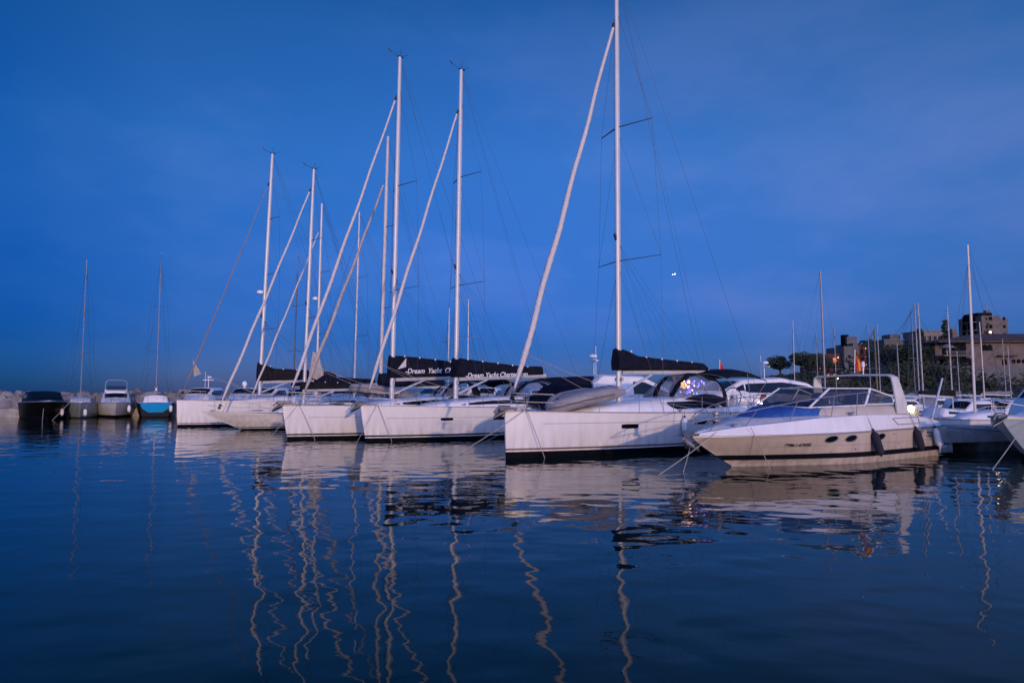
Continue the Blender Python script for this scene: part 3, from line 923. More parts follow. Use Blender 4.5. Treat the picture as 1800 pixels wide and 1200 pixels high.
# loose white luff of the mainsail showing at the mast end of the lettered bag
sl = MB()
sl.rings([[(5.93, -0.2, 3.42), (6.4, -0.23, 3.55), (6.43, -0.19, 4.02)], [(5.93, -0.23, 3.42), (6.4, -0.26, 3.55), (6.43, -0.22, 4.02)]])
sl.build('loose_sail_corner', 'sail', yC, loc=locC)

# ---- furthest of the row: tall plumb white bow with charcoal cover
HD = dict(L=13.4, B=4.1, fb=1.72, fs=1.45, rake=0.1, tm=0.6, tw=0.85, p=2.1, wl0=0.7, wl1=0.88)
sD = dict(hull=HD, detail=1, mast=5.28, ztop=19.3, zdeck=2.0, rake=0.45, mr=0.13, zfore=17.6, zfoot=1.95, gen=0.04, gen_mat='sail_rust', seed=4,
          spreaders=[(6.6, 1.6), (10.5, 1.45), (14.5, 1.1)], boom=5.7, zb=2.95, zb1=3.15, br=0.12, bag=[(0, 1.3), (0.04, 1.25), (0.2, 0.85), (0.5, 0.75), (0.8, 0.62), (0.93, 0.55), (1, 0.3)],
          bag_mat='canvas_brown', bw=0.2, boot=(0.2, 0.22), stripe='antifoul', house=[class_house(5.0)], win=[], hatches=[(2.7, 1.75)], anchor=0)
yD, locD, hD, _ = yacht('white plumb bowed sloop with thin rusty furled jib and stepped charcoal sail cover', (-21.73, 44.4), TH, sD)
MB().rings([[(0.9, 0.0, 4.35), (1.0, 0.02, 3.25), (1.45, 0.05, 3.45)], [(0.9, 0.05, 4.35), (1.0, 0.07, 3.25), (1.45, 0.1, 3.45)]]).build('loose_clew', 'sail_tan', yD, loc=locD)
MB().lathe([(0.02, 0), (0.22, 0.02), (0.24, 0.1), (0.22, 0.22), (0.05, 0.27)], (5.13, 0, 9.1), 12).build('radar_dome', 'white', yD, loc=locD)
# ---- classic hull with the long overhanging bow
HE = dict(L=12.2, B=3.3, fb=1.12, fs=1.0, rake=2.3, tm=0.5, tw=0.35, p=1.6, wl0=0.5, wl1=0.82, sheer=0.16, tr=1.2)
sE = dict(hull=HE, detail=1, mast=5.95, ztop=16.6, zdeck=1.35, rake=0.33, mr=0.11, zfore=15.7, zfoot=1.12, forefoot=0.85, gen=0.085, seed=6, boot=(0.14, 0.16), line=(1.0, 11, 0.86),
          spreaders=[(6.9, 1.1), (11.9, 0.95)], boom=4.9, zb=2.35, zb1=2.45, bag=[(0, 0.5), (0.5, 0.4), (1, 0.25)], bag_mat='canvas_brown',
          house=[[(4.2, 0.55, 1.0, 0.5, 1.1), (4.8, 0.75, 0.98, 0.66, 1.36), (7.6, 0.95, 0.96, 0.84, 1.42), (8.2, 0.95, 0.96, 0.86, 1.15)]],
          win=[([(5.3, 0.8), (6.0, 0.8)], [(5.3, 0.35), (6.0, 0.35)]), ([(6.3, 0.8), (7.2, 0.8)], [(6.3, 0.35), (7.2, 0.35)])], hatches=[(3.1, 1.14)], anchor=0)
yE, locE, hE, _ = yacht('low classic white sailing yacht with long overhanging pointed bow beside the plumb bowed sloop', (-17.75, 39.3), TH, sE)

# ---- yachts moored beyond, between the front bows
HF = dict(L=11.6, B=3.8, fb=1.45, fs=1.25, rake=0.5, tm=0.58, tw=0.8, p=2.1)
def behind(label, bow, th, mx, zt, **k):
    s = dict(hull=dict(HF, **k.pop('hull', {})), detail=0, mast=mx, ztop=zt, zdeck=1.75, rake=k.pop('rake', 0.2), mr=0.1, zfore=zt - 1.6, zfoot=1.65, gen=0.1, seed=len(label),
             spreaders=[(zt * 0.4, 1.3), (zt * 0.68, 1.0)], boom=4.7, zb=2.75, zb1=2.85, bag=[(0, 0.75), (0.3, 0.5), (1, 0.3)], house=[[(mx - 2, 0.5, 1.3, 0.45, 1.4), (mx, 1.1, 1.28, 0.95, 1.7), (mx + 3.3, 1.2, 1.25, 1.0, 1.8), (mx + 4.2, 1.2, 1.25, 1.1, 1.45)]],
             win=[([(mx - 0.3, 0.8), (mx + 2.6, 0.85)], [(mx - 0.3, 0.55), (mx + 2.6, 0.4)])], boot=(0.14, 0.18), rails=1)
    s.update(k)
    return yacht(label, bow, th, s)
yF, locF, hF, _ = behind('sloop with slack tan furled genoa and weathered mast, tucked behind the third bow', (-12.9, 41.0), TH, 5.52, 19.3, rake=0.31, gen=0.11, gen_mat='sail_tan', mast_mat='mast_tan', zfore=16.6, mr=0.12,
                         bag=[(0, 0.95), (0.3, 0.8), (1, 0.4)], zb=2.5, zb1=2.6, boom=5.0)
fl = MB()
fl.rings([[(0.95, 0.0, 4.7), (0.75, 0.02, 3.15), (1.25, 0.05, 3.0), (1.7, 0.05, 3.3), (1.3, 0.03, 4.6)], [(0.95, 0.05, 4.7), (0.75, 0.07, 3.15), (1.25, 0.1, 3.0), (1.7, 0.1, 3.3), (1.3, 0.08, 4.6)]])
fl.build('loose_clew', 'sail_tan', yF, loc=locF)
yH, locH, hH, _ = behind('sloop with a short white mast and small radome between classic yacht and third sloop', (-18.0, 46.4), TH, 4.92, 16.1, rake=0.12, gen=0.07)
MB().lathe([(0.02, 0), (0.2, 0.02), (0.2, 0.2), (0.05, 0.26)], (4.68, 0, 8.9), 10).build('radar_dome', 'white', yH, loc=locH)
behind('small sloop with slender mast rising behind the raised grey dinghy', (-15.4, 49.4), TH, 4.3, 16.2, gen=0, bag=None, boom=4.4, mr=0.085)
behind('distant sloop with thin dark mast on the breakwater side behind the classic yacht', (at(451, 60), 60), 60, 4.2, 15.2, gen=0, mast_mat='alu_dark', mr=0.07, boom=4.2, bag=[(0, 0.4), (1, 0.2)])
behind('far small sloop whose short mast shows just left of the second yacht mast', (at(759, 61), 61), 75, 4.2, 10.3, gen=0, mr=0.07, boom=0, bag=None)
behind('far small sloop whose short mast shows just right of the second yacht mast', (at(795, 60), 60), 75, 4.2, 11.0, gen=0, mr=0.07, boom=0, bag=None)

# ================================================================== inflatable dinghies on deck
def dinghy(label, loc3, rz, tilt, L=3.1, flip=False, roll=0.0):
    root = empty('inflatable_dinghy', loc3, rz)
    root.rotation_euler = (roll, tilt, rz)
    tag(root, label, 'dinghy', 'inflatable dinghies stowed on deck')
    r = 0.25; w = 0.64
    pts = [(L, -w, 0.0), (L * 0.6, -w, 0), (L * 0.32, -w * 0.97, 0.02), (L * 0.14, -w * 0.75, 0.08), (0.03, -w * 0.3, 0.17), (0.0, 0, 0.19), (0.03, w * 0.3, 0.17), (L * 0.14, w * 0.75, 0.08), (L * 0.32, w * 0.97, 0.02), (L * 0.6, w, 0), (L, w, 0)]
    rr = [0.09] + [r] * 9 + [0.09]
    k = -1 if flip else 1
    P = []
    for a, b in zip(pts, pts[1:]):
        for i in range(3): P.append(Vector(a).lerp(Vector(b), i / 3))
    P.append(Vector(pts[-1]))
    P = [Vector((p.x, p.y, p.z * k)) for p in P]
    n = len(P)
    MB().tube(P, [0.1 if i in (0, n - 1) else (0.18 if i in (1, n - 2) else r) for i in range(n)], 12).build('buoyancy_tube', 'rubber', root, sharp=70)
    st = MB()
    c = sum(P, Vector()) / n
    Q = []
    for i in range(2, n - 2):
        tg = (P[i + 1] - P[i - 1]).normalized(); Q.append(P[i] - tg.cross(Vector((0, 0, 1))) * (r * 1.0))
    st.tube(Q, 0.035, 6).build('rubbing_strake', 'rubber_dark', root)
    fl = MB(); rs = []
    for i in range(8):
        t = i / 7; x = lerp(0.15, L - 0.1, t); ww = w * (0.45 if i == 0 else (0.8 if i == 1 else 0.98))
        z = lerp(0.15, 0.0, min(1, t * 3)) * k
        rs.append([(x, ww * u, z - k * (0.2 + 0.07 * (1 - abs(u)))) for u in (-1, -0.5, 0, 0.5, 1)])
    fl.rings(rs, closed=False, cap=False)
    f = fl.build('hull_floor', 'canvas_grey' if flip else 'rubber', root, sharp=70)
    md = f.modifiers.new('thick', 'SOLIDIFY'); md.thickness = 0.03
    MB().box(L - 0.25, 0, 0.02 * k, 0.05, w * 2 - 0.2, 0.42).build('transom_board', 'gel_grey', root)
    MB().box(L * 0.55, 0, 0.16 * k, 0.28, w * 2 - 0.1, 0.03).build('seat', 'gel_grey', root)
    return root
def on(y_bow, x, y, z, th=TH):
    c, q = math.cos(R(th)), math.sin(R(th))
    return (y_bow[0] + c * x - q * y, y_bow[1] + q * x + c * y, z)
BOW_A, BOW_B, BOW_C, BOW_E = (-0.247, 23.05), (-6.85, 31.0), (-10.77, 32.15), (-17.75, 39.3)
dinghy('grey inflatable dinghy lying upturned on the foredeck of the nearest white sloop', on(BOW_A, 2.1, -0.15, 1.88), R(TH), R(-7), 2.9, flip=True)
dinghy('grey inflatable dinghy with dark strake raised above the foredeck behind the second bow', on((-10.2, 35.6), 2.3, 0.3, 2.62), R(TH - 6), R(12), 3.3, flip=True)
dinghy('small grey inflatable dinghy lying beside the overhanging bow of the classic yacht', on(BOW_E, 4.1, -2.6, 0.55), R(TH + 3), R(-2), 2.7)

# ================================================================== fenders
def fender(label, top, L, r, m, tilt=(0, 0), rope_to=None, group='fenders hung along the boats'):
    o = empty('fender', (top[0], top[1], top[2] - L))
    o.rotation_euler = (tilt[0], tilt[1], 0)
    tag(o, label, 'fender', group)
    pr = [(0.02, 0), (0.03, 0.03), (r * 0.55, 0.06), (r * 0.92, 0.13), (r, 0.2), (r, L - 0.2), (r * 0.92, L - 0.13), (r * 0.5, L - 0.06), (0.03, L - 0.03), (0.025, L)]
    MB().lathe(pr, (0, 0, 0), 14).build('fender_body', m, o, sharp=50)
    MB().lathe([(0.03, 0), (0.04, 0.02), (0.04, 0.07), (0.02, 0.09)], (0, 0, L - 0.03), 8).build('fender_eye', 'fender_blue', o)
    if rope_to:
        MB().tube([(0, 0, L + 0.03), rope_to], 0.011, 5).build('fender_line', 'rope', o)
    return o
def hull_at(bow, h, th, x, z, out):
    p = h.pt(x / h.L, z, -1, out)
    c, q = math.cos(R(th)), math.sin(R(th))
    return (bow[0] + c * p.x - q * p.y, bow[1] + q * p.x + c * p.y, z)
fender('white fender hanging beside the two small hull windows of the nearest sloop', hull_at(BOW_A, hA, TH, 6.75, 1.3, 0.13), 0.6, 0.115, 'fender', rope_to=(0, 0.0, 0.85))
fender('white fender on the nearest sloop just above the motorboat pulpit', hull_at(BOW_A, hA, TH, 9.55, 1.32, 0.13), 0.6, 0.115, 'fender', rope_to=(0, 0, 0.85))

# ================================================================== the cream motorboat in front
MBOW, MTH = (5.15, 19.75), 32.8
class MHull(Hull):
    def f(h, t): return lerp(0.93, 1.03, t)
hM = MHull(L=10.9, B=3.5, fb=0.93, fs=1.03, rake=1.75, tm=0.62, tw=0.93, p=2.3, wl0=0.3, wl1=0.9, flare=0.85)
def motorboat():
    L = hM.L; c, q = math.cos(R(MTH)), math.sin(R(MTH))
    root = empty('motorboat', (MBOW[0] + c * L / 2, MBOW[1] + q * L / 2, 0), R(MTH))
    tag(root, 'cream motorboat with blue foredeck cover, smoked windscreen and radar arch', 'motorboat')
    loc = (-L / 2, 0, 0)
    hs = hM.shell('hull', [('hull', 'f', 0.36, 6, 'gel_warm'), ('boot_stripe', 0.36, 0.2, 1, 'stripe'), ('hull_bottom', 0.2, -0.3, 3, 'gel_warm')], None, root, loc, 34)
    hull = hs[0]
    hM.rail('rub_rail', 'rubrail', root, loc, 0.028, out=0.01)
    hM.rail('chine_line', 'groove', hull, (0, 0, 0), 0.006, 0.17, 0.985, z=0.6, out=-0.001)
    # gunwale band above the rub rail
    g = MB(); top = MB()
    def gz(t): return table([(0, 1.0), (0.12, 1.2), (0.35, 1.42), (0.55, 1.5), (0.8, 1.46), (0.95, 1.3), (1, 1.2)], t)[0]
    def gw(t): return hM.hb(t) - 0.03 - 0.1 * min(1, t * 6)
    for s in (-1, 1):
        rs = []
        for i in range(31):
            t = (i / 30) ** 1.25; x = t * L
            rs.append([(x, s * (hM.hb(t)), hM.f(t) + 0.012), (x + 0.02, s * (gw(t) + 0.03), gz(t) - 0.05), (x + 0.02, s * gw(t), gz(t)), (x + 0.02, s * max(0.0, gw(t) - 0.18), gz(t) + 0.015)])
        g.rings(rs, closed=False, cap=False)
    g.poly([(L, -hM.hb(1), 1.04), (L + 0.02, -gw(1), 1.2), (L + 0.02, gw(1), 1.2), (L, hM.hb(1), 1.04)])
    g.build('gunwale', 'gel', root, loc=loc)
    # foredeck, side decks
    d = MB(); rs = []
    for i in range(29):
        t = (i / 28) ** 1.2; x = t * L + 0.02; w = max(0.0, gw(t) - 0.17)
        crown = 0.22 * min(1, t * 3.5) if t < 0.45 else 0.05
        rs.append([(x, w * u, gz(t) + 0.014 + crown * (1 - u * u)) for u in (-1, -0.6, -0.25, 0.25, 0.6, 1)])
    d.rings(rs, closed=False, cap=False)
    d.build('deck', 'gel_old', root, loc=loc)
    # cabin side / coaming running aft from under the windscreen
    hs_ = House([(2.9, 0.55, 1.35, 0.5, 1.5), (4.0, 1.0, 1.42, 0.92, 1.72), (5.2, 1.38, 1.46, 1.28, 1.8), (7.0, 1.5, 1.47, 1.4, 1.82), (8.6, 1.5, 1.44, 1.42, 1.8), (9.2, 1.46, 1.4, 1.36, 1.52), (10.1, 1.4, 1.3, 1.3, 1.36)], 0.0)
    hs_.build('cabin_trunk', 'gel_cream', root, loc=loc)
    # inset moulding panel on the gunwale
    pn = MB()
    for s in (-1, 1):
        xs = [7.6, 7.85, 9.4]
        o = 0.012
        ring = [(7.62, 1.36), (9.3, 1.38), (9.3, 1.17), (7.85, 1.16)]
        pts = [Vector((x, s * (lerp(hM.hb(x / L), gw(x / L) + 0.03, (z - 1.0) / 0.42) + o), z)) for x, z in ring]
        pn.tube(pts + [pts[0]], 0.012, 5)
    pn.each('side_moulding', 'stripe_gold', root, loc=loc)
    # windscreen: wraparound, forward corners, aft pillars
    B_ = [(7.0, -1.42, 1.81), (6.55, -1.38, 1.8), (4.1, -1.02, 1.74), (3.75, 0.0, 1.78), (4.1, 1.02, 1.74), (6.55, 1.38, 1.8)]
    T_ = [(7.05, -1.3, 2.34), (7.0, -1.3, 2.34), (5.35, -0.92, 2.34), (5.15, 0.0, 2.38), (5.35, 0.92, 2.34), (7.0, 1.3, 2.34)]
    gl = MB(); fr = MB()
    pairs = list(zip(B_[1:], T_[1:]))
    for (b0, t0), (b1, t1) in zip(pairs, pairs[1:]):
        gl.poly([b0, b1, t1, t0])
    for b, t in (pairs[0], pairs[1], pairs[3], pairs[4]): fr.tube([b, t], 0.035, 6)
    fr.tube([p[1] for p in pairs], 0.02, 6); fr.tube([p[0] for p in pairs], 0.022, 6)
    scr = gl.build('windscreen', 'smoke_glass', root, loc=loc)
    sg = MB()
    for s in (-1, 1):
        a, b, c_, d_ = (7.02, s * 1.31, 2.33), (8.12, s * 1.4, 2.08), (8.18, s * 1.41, 1.83), (6.62, s * 1.39, 1.82)
        sg.poly([a, b, c_, d_])
        fr.tube([a, b, c_, d_, a], 0.026, 6)
    sg.each('side_window', 'smoke_glass', scr)
    fr.build('windscreen_frame', 'white', scr)
    # radar arch
    ar = MB(); rs = []
    path = [(-1.52, 1.5, 8.55, 0.74), (-1.5, 1.85, 8.5, 0.66), (-1.45, 2.5, 8.34, 0.46), (-1.41, 2.72, 8.3, 0.40), (-1.3, 2.79, 8.28, 0.38), (0, 2.82, 8.24, 0.38), (1.3, 2.79, 8.28, 0.38), (1.41, 2.72, 8.3, 0.40), (1.45, 2.5, 8.34, 0.46), (1.5, 1.85, 8.5, 0.66), (1.52, 1.5, 8.55, 0.74)]
    for i, (y, z, x, wd) in enumerate(path):
        p0 = Vector(path[max(0, i - 1)][:2]); p1 = Vector(path[min(len(path) - 1, i + 1)][:2])
        nn = (p1 - p0).normalized(); nx = Vector((-nn.y, nn.x)) * 0.038
        rs.append([(x - wd / 2, y - nx.x * 0.6, z - nx.y * 0.6), (x, y - nx.x, z - nx.y), (x + wd / 2, y - nx.x * 0.6, z - nx.y * 0.6), (x + wd / 2, y + nx.x * 0.6, z + nx.y * 0.6), (x, y + nx.x, z + nx.y), (x - wd / 2, y + nx.x * 0.6, z + nx.y * 0.6)])
    ar.rings(rs)
    arch = ar.build('radar_arch', 'gel_old', root, loc=loc)
    dv = MB()
    dv.tube([(8.3, 0.55, 2.8), (8.3, 0.55, 3.2)], 0.015, 5); dv.ell((8.3, 0.5, 2.92), (0.16, 0.16, 0.1), 10, 5); dv.box(8.35, 0.2, 2.86, 0.12, 0.5, 0.07)
    dv.build('antenna', 'black', arch)
    li = MB(); li.tube([(8.3, -0.35, 2.8), (8.3, -0.35, 3.12)], 0.02, 6); li.lathe([(0.05, 0), (0.06, 0.05), (0.06, 0.16), (0.02, 0.2)], (8.3, -0.35, 3.1), 8)
    li.build('masthead_light', 'white', arch)
    # seats and wheel inside the cockpit
    st = MB()
    for s in (-1, 1):
        st.rings([[(6.9, s * 0.6 - 0.25, 1.8), (7.3, s * 0.6 - 0.25, 1.8), (7.3, s * 0.6 + 0.25, 1.8), (6.9, s * 0.6 + 0.25, 1.8)], [(7.1, s * 0.6 - 0.22, 2.2), (7.35, s * 0.6 - 0.22, 2.2), (7.35, s * 0.6 + 0.22, 2.2), (7.1, s * 0.6 + 0.22, 2.2)]])
    st.each('helm_seat', 'canvas_grey', root, loc=loc)
    # blue cover over the sun pad
    cv = MB(); rs = []
    for i in range(15):
        t = i / 14; x = lerp(2.35, 4.75, t); w = lerp(0.42, 1.12, min(1, t * 1.3) ** 0.8)
        zt = lerp(1.5, 1.92, t ** 0.8) + 0.025 * math.sin(x * 9) * math.sin(t * 3)
        base = lerp(1.36, 1.5, t)
        rs.append([(x, w * u, (base if abs(u) > 0.99 else zt - 0.16 * abs(u) ** 4 + 0.012 * math.sin(u * 11 + x * 3))) for u in (-1, -0.97, -0.8, -0.5, -0.2, 0, 0.2, 0.5, 0.8, 0.97, 1)])
    cv.rings(rs, closed=False, cap=False); cv.poly(rs[0])
    cv.build('foredeck_cover', 'canvas_blue', root, loc=loc, sharp=70)
    # bow rail
    rl = MB()
    for s in (-1, 1):
        P = [(-0.05, 0.0, 1.32), (0.3, s * 0.28, 1.42), (1.0, s * 0.72, 1.58), (2.2, s * 1.12, 1.8), (3.6, s * 1.4, 2.0), (5.2, s * 1.52, 2.14), (6.4, s * 1.5, 2.2), (6.75, s * 1.46, 2.15)]
        rl.tube(P, 0.017, 6)
        for x in (0.55, 1.6, 3.0, 4.6, 5.8):
            t = x / L; z = table([(p[0], p[2]) for p in P], x + 0.12)[0]; y = table([(p[0], p[1]) for p in P], x + 0.12)[0]
            rl.tube([(x, s * (gw(t) - 0.08), gz(t)), (x + 0.12, y, z)], 0.014, 5)
    rl.build('bow_rail', 'steel', root, loc=loc)
    # portholes
    for x in (4.35, 5.2, 6.75):
        for s in (-1, 1):
            cpt = hM.pt(x / L, 0.8, s, 0.008)
            rim = MB(); pane = MB(); pts = []; pts2 = []
            for k in range(20):
                a = 2 * math.pi * k / 20
                dx, dz = 0.27 * math.cos(a), 0.1 * math.sin(a) + 0.03 * math.cos(a)
                pts.append(hM.pt((x + dx) / L, 0.8 + dz, s, 0.010)); pts2.append(hM.pt((x + dx * 0.9) / L, 0.8 + dz * 0.9, s, 0.008))
            rim.tube(pts + [pts[0]], 0.014, 5); pane.poly(pts2)
            p_ = pane.build('porthole', 'glass', hull)
            rim.build('porthole_rim', 'steel', p_)
    # exhaust and vents
    vt = MB()
    for z in (0.83, 0.72): vt.rings([[hM.pt(a / L, z + 0.02, -1, 0.01) for a in (9.75, 10.0, 10.3)], [hM.pt(a / L, z - 0.02, -1, 0.01) for a in (9.75, 10.0, 10.3)]], closed=False, cap=False)
    vt.each('engine_vent', 'black', hull)
    dr = MB()
    for x, z in ((5.4, 0.46), (7.0, 0.5), (7.9, 0.55), (7.5, 0.87), (7.68, 0.87)):
        p = hM.pt(x / L, z, -1, 0.0); dr.ell(p, (0.022, 0.014, 0.022), 8, 5)
    dr.each('skin_fitting', 'black', hull)
    # registration number on the port bow
    p = hM.pt(2.55 / L, 0.62, -1, 0.012); p2 = hM.pt(3.75 / L, 0.62, -1, 0.012); p3 = hM.pt(3.1 / L, 0.78, -1, 0.012); pm = hM.pt(3.1 / L, 0.62, -1, 0.012)
    ex = (p2 - p).normalized(); ez = (p3 - pm); ez = (ez - ex * ez.dot(ex)).normalized(); en = ex.cross(ez)
    mt = Matrix(((ex.x, ez.x, en.x, p.x), (ex.y, ez.y, en.y, p.y), (ex.z, ez.z, en.z, p.z), (0, 0, 0, 1)))
    mt = Matrix.Translation(en * 0.03) @ mt
    text_mesh('registration_number', '7\u00aaPM-1-674/98', 0.155, 'black', hull, mt, 0.15, 0.002, 0.001)
    # bow roller, anchor, windlass, cleats
    an = MB()
    an.box(-0.05, 0, 1.0, 0.7, 0.2, 0.06); an.tube([(0.1, 0, 1.06), (-0.3, 0, 1.02), (-0.35, 0, 0.86)], 0.028, 6)
    for s in (-1, 1): an.rings([[(-0.38, 0, 0.98), (-0.36, 0, 0.84), (-0.34, s * 0.02, 0.84)], [(-0.1, s * 0.17, 0.74), (-0.05, s * 0.2, 0.6), (0.0, s * 0.15, 0.62)], [(0.22, s * 0.06, 0.66), (0.3, s * 0.04, 0.5), (0.3, 0, 0.55)]])
    an.tube([(-0.62, -0.0, 1.0), (-0.1, 0, 0.98)], 0.016, 5)
    an.build('anchor', 'alu_dark', root, loc=loc)
    wl_ = MB(); wl_.lathe([(0.14, 0), (0.14, 0.05), (0.08, 0.09), (0.06, 0.16), (0.1, 0.2), (0.1, 0.27), (0.05, 0.3)], (1.05, 0.0, 1.36), 12)
    wl_.build('windlass', 'steel', root, loc=loc)
    for x in (1.3, 5.6, 9.9):
        for s in (-1, 1):
            cb = MB()
            t = x / L; y = s * (gw(t) - 0.1); z = gz(t) + 0.02
            cb.box(x, y, z + 0.03, 0.1, 0.05, 0.06); cb.tube([(x - 0.15, y, z + 0.075), (x + 0.15, y, z + 0.075)], 0.022, 6)
            cb.build('mooring_cleat', 'steel', root, loc=loc)
    sp = MB(); sp.tube([(10.85, -1.3, 1.2), (12.0, -1.2, 2.72)], [0.045, 0.035], 8); sp.build('raised_gangway', 'alu', root, loc=loc)
    MB().box(L + 0.35, 0, 0.28, 0.7, 2.9, 0.08).build('bathing_platform', 'gel_old', root, loc=loc)
    return root
motorboat()
def m_at(x, z, out):
    return hull_at(MBOW, hM, MTH, x, z, out)
fender('navy covered fender slanting over the porthole of the cream motorboat', m_at(6.45, 1.05, 0.16), 0.85, 0.125, 'fender_blue', (R(0), R(-16)), (0, 0.1, 1.35))
fender('navy covered fender near the stern vents of the cream motorboat', m_at(9.0, 1.05, 0.16), 0.8, 0.125, 'fender_blue', (0, R(-14)), (0, 0.1, 1.3))
fender('white fender at the stern corner of the cream motorboat', m_at(10.35, 1.02, 0.14), 0.72, 0.105, 'fender', (0, R(-12)), (0, 0.1, 1.1))

# ================================================================== flags
def flag(label, base, hgt, cols, name='flag', drop=0.75):
    o = empty(name, base)
    tag(o, label, 'flag')
    MB().tube([(0, 0, 0), (0.05, 0, hgt)], 0.014, 5).build('flag_staff', 'white', o)
    n = len(cols)
    for k, m in enumerate(cols):
        mb = MB(); rs = []
        for i in range(8):
            t = i / 7; z = hgt - 0.05 - t * hgt * drop
            x0 = 0.05 + 0.12 * (k / n) * (0.3 + t); x1 = 0.05 + 0.12 * ((k + 1) / n) * (0.3 + t)
            rs.append([(x0 + 0.16 * t * (k / n), 0.05 * math.sin(t * 5 + k), z), (x1 + 0.16 * t * ((k + 1) / n), 0.06 * math.sin(t * 5 + k + 1.2), z - 0.02), (x1 + 0.16 * t * ((k + 1) / n), 0.06 * math.sin(t * 5 + k + 1.2) + 0.012, z - 0.02), (x0 + 0.16 * t * (k / n), 0.05 * math.sin(t * 5 + k) + 0.012, z)])
        mb.rings(rs)
        mb.build('flag_cloth', m, o)
    return o
cM, qM = math.cos(R(MTH)), math.sin(R(MTH))
flag('limp red and yellow flag on a staff above the radar arch of the cream motorboat', (MBOW[0] + cM * 8.6 - qM * 0.15, MBOW[1] + qM * 8.6 + cM * 0.15, 2.8), 0.95, ['red', 'yellow', 'red'])
flag('small plain red flag flying above the navy bimini of the nearest sloop', on(BOW_A, 13.3, 0.9, 2.0), 1.75, ['red'], drop=0.36)

# ================================================================== added emissive spots standing for coloured reflections in the sprayhood window
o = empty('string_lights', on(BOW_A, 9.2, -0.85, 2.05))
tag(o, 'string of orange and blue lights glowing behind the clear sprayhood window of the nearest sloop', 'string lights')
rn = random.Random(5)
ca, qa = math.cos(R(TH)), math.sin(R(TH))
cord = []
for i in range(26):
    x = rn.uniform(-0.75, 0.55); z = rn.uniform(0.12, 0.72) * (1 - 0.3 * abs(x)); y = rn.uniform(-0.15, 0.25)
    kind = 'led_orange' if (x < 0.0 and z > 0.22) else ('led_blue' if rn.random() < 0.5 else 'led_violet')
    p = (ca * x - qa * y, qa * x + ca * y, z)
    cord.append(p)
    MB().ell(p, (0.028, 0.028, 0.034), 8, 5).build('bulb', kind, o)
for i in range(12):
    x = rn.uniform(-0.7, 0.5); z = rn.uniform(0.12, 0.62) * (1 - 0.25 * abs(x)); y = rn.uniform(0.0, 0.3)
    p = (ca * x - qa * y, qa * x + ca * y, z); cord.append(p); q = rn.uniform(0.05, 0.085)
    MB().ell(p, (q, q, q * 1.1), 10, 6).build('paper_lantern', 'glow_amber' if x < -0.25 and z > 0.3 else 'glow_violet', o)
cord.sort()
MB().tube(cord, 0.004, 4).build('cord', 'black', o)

# ================================================================== mooring lines
def line(label, a, b, s=0.1, r=0.012, m='rope_light'):
    mid = (Vector(a) + Vector(b)) / 2
    pts = [p - mid for p in sag(a, b, s)]
    ob = MB().tube(pts, r, 5).build('mooring_rope', m, loc=mid)
    return tag(ob, label, 'rope', 'mooring ropes running into the water')
bc = on(BOW_A, 0.55, -0.42, 1.62)
line('taut mooring rope slanting left into the water from the bow of the nearest sloop', bc, (-2.2, 22.5, -0.05), 0.05)
line('slack dark mooring rope hanging down the bow of the nearest sloop', on(BOW_A, 0.6, -0.46, 1.58), on(BOW_A, 1.15, -0.75, -0.05), -0.03, 0.013, 'rope')
bc = on(BOW_B, 0.6, -0.42, 1.66)
line('mooring rope slanting left from the bow of the second sloop', bc, on(BOW_B, -1.0, -1.6, -0.05), 0.04, 0.011, 'rope')
line('dark mooring rope hanging down the bow of the second sloop', on(BOW_B, 0.65, -0.46, 1.6), on(BOW_B, 1.2, -0.8, -0.05), -0.03, 0.013, 'rope')
line('mooring rope slanting left from the bow of the third sloop', on(BOW_C, 0.6, -0.42, 1.66), on(BOW_C, -1.2, -1.2, -0.05), 0.04, 0.011, 'rope')
line('dark mooring rope hanging down the bow of the third sloop', on(BOW_C, 0.65, -0.46, 1.6), on(BOW_C, 1.3, -0.85, -0.05), -0.03, 0.013, 'rope')
line('long mooring rope rising from the water to the second sloop', (-2.1, 24.0, -0.05), on(BOW_B, 8.5, -1.9, 1.1), 0.1, 0.012)
line('pale mooring rope from the cream motorboat bow slanting left into the water', (MBOW[0] + 0.9, MBOW[1] + 0.2, 1.16), (at(1150, 18.6), 18.6, -0.05), 0.05, 0.013)
line('pale mooring rope beside the first one, slanting from under the motorboat pulpit', (MBOW[0] + 0.1, MBOW[1] + 0.3, 0.86), (at(1196, 18.9), 18.9, -0.05), 0.03, 0.012)
line('slack brown mooring rope hanging down the cream motorboat hull left of the registration number', (MBOW[0] + 1.75, MBOW[1] + 0.1, 1.2), (MBOW[0] + 2.3, MBOW[1] + 0.1, -0.05), -0.02, 0.012, 'rope')

for k, (dx, lb) in enumerate(((-0.7, 'left'), (0.55, 'right'))):
    bx, by = at(92, 55.5), 55.5
    line('pale mooring rope hanging from the %s side of the black motorboat bow' % lb, (bx + dx * 1.7, by + 1.0, 1.45), (bx + dx * 0.6 + 0.1, by - 0.4, -0.05), 0.02, 0.02, 'rope')
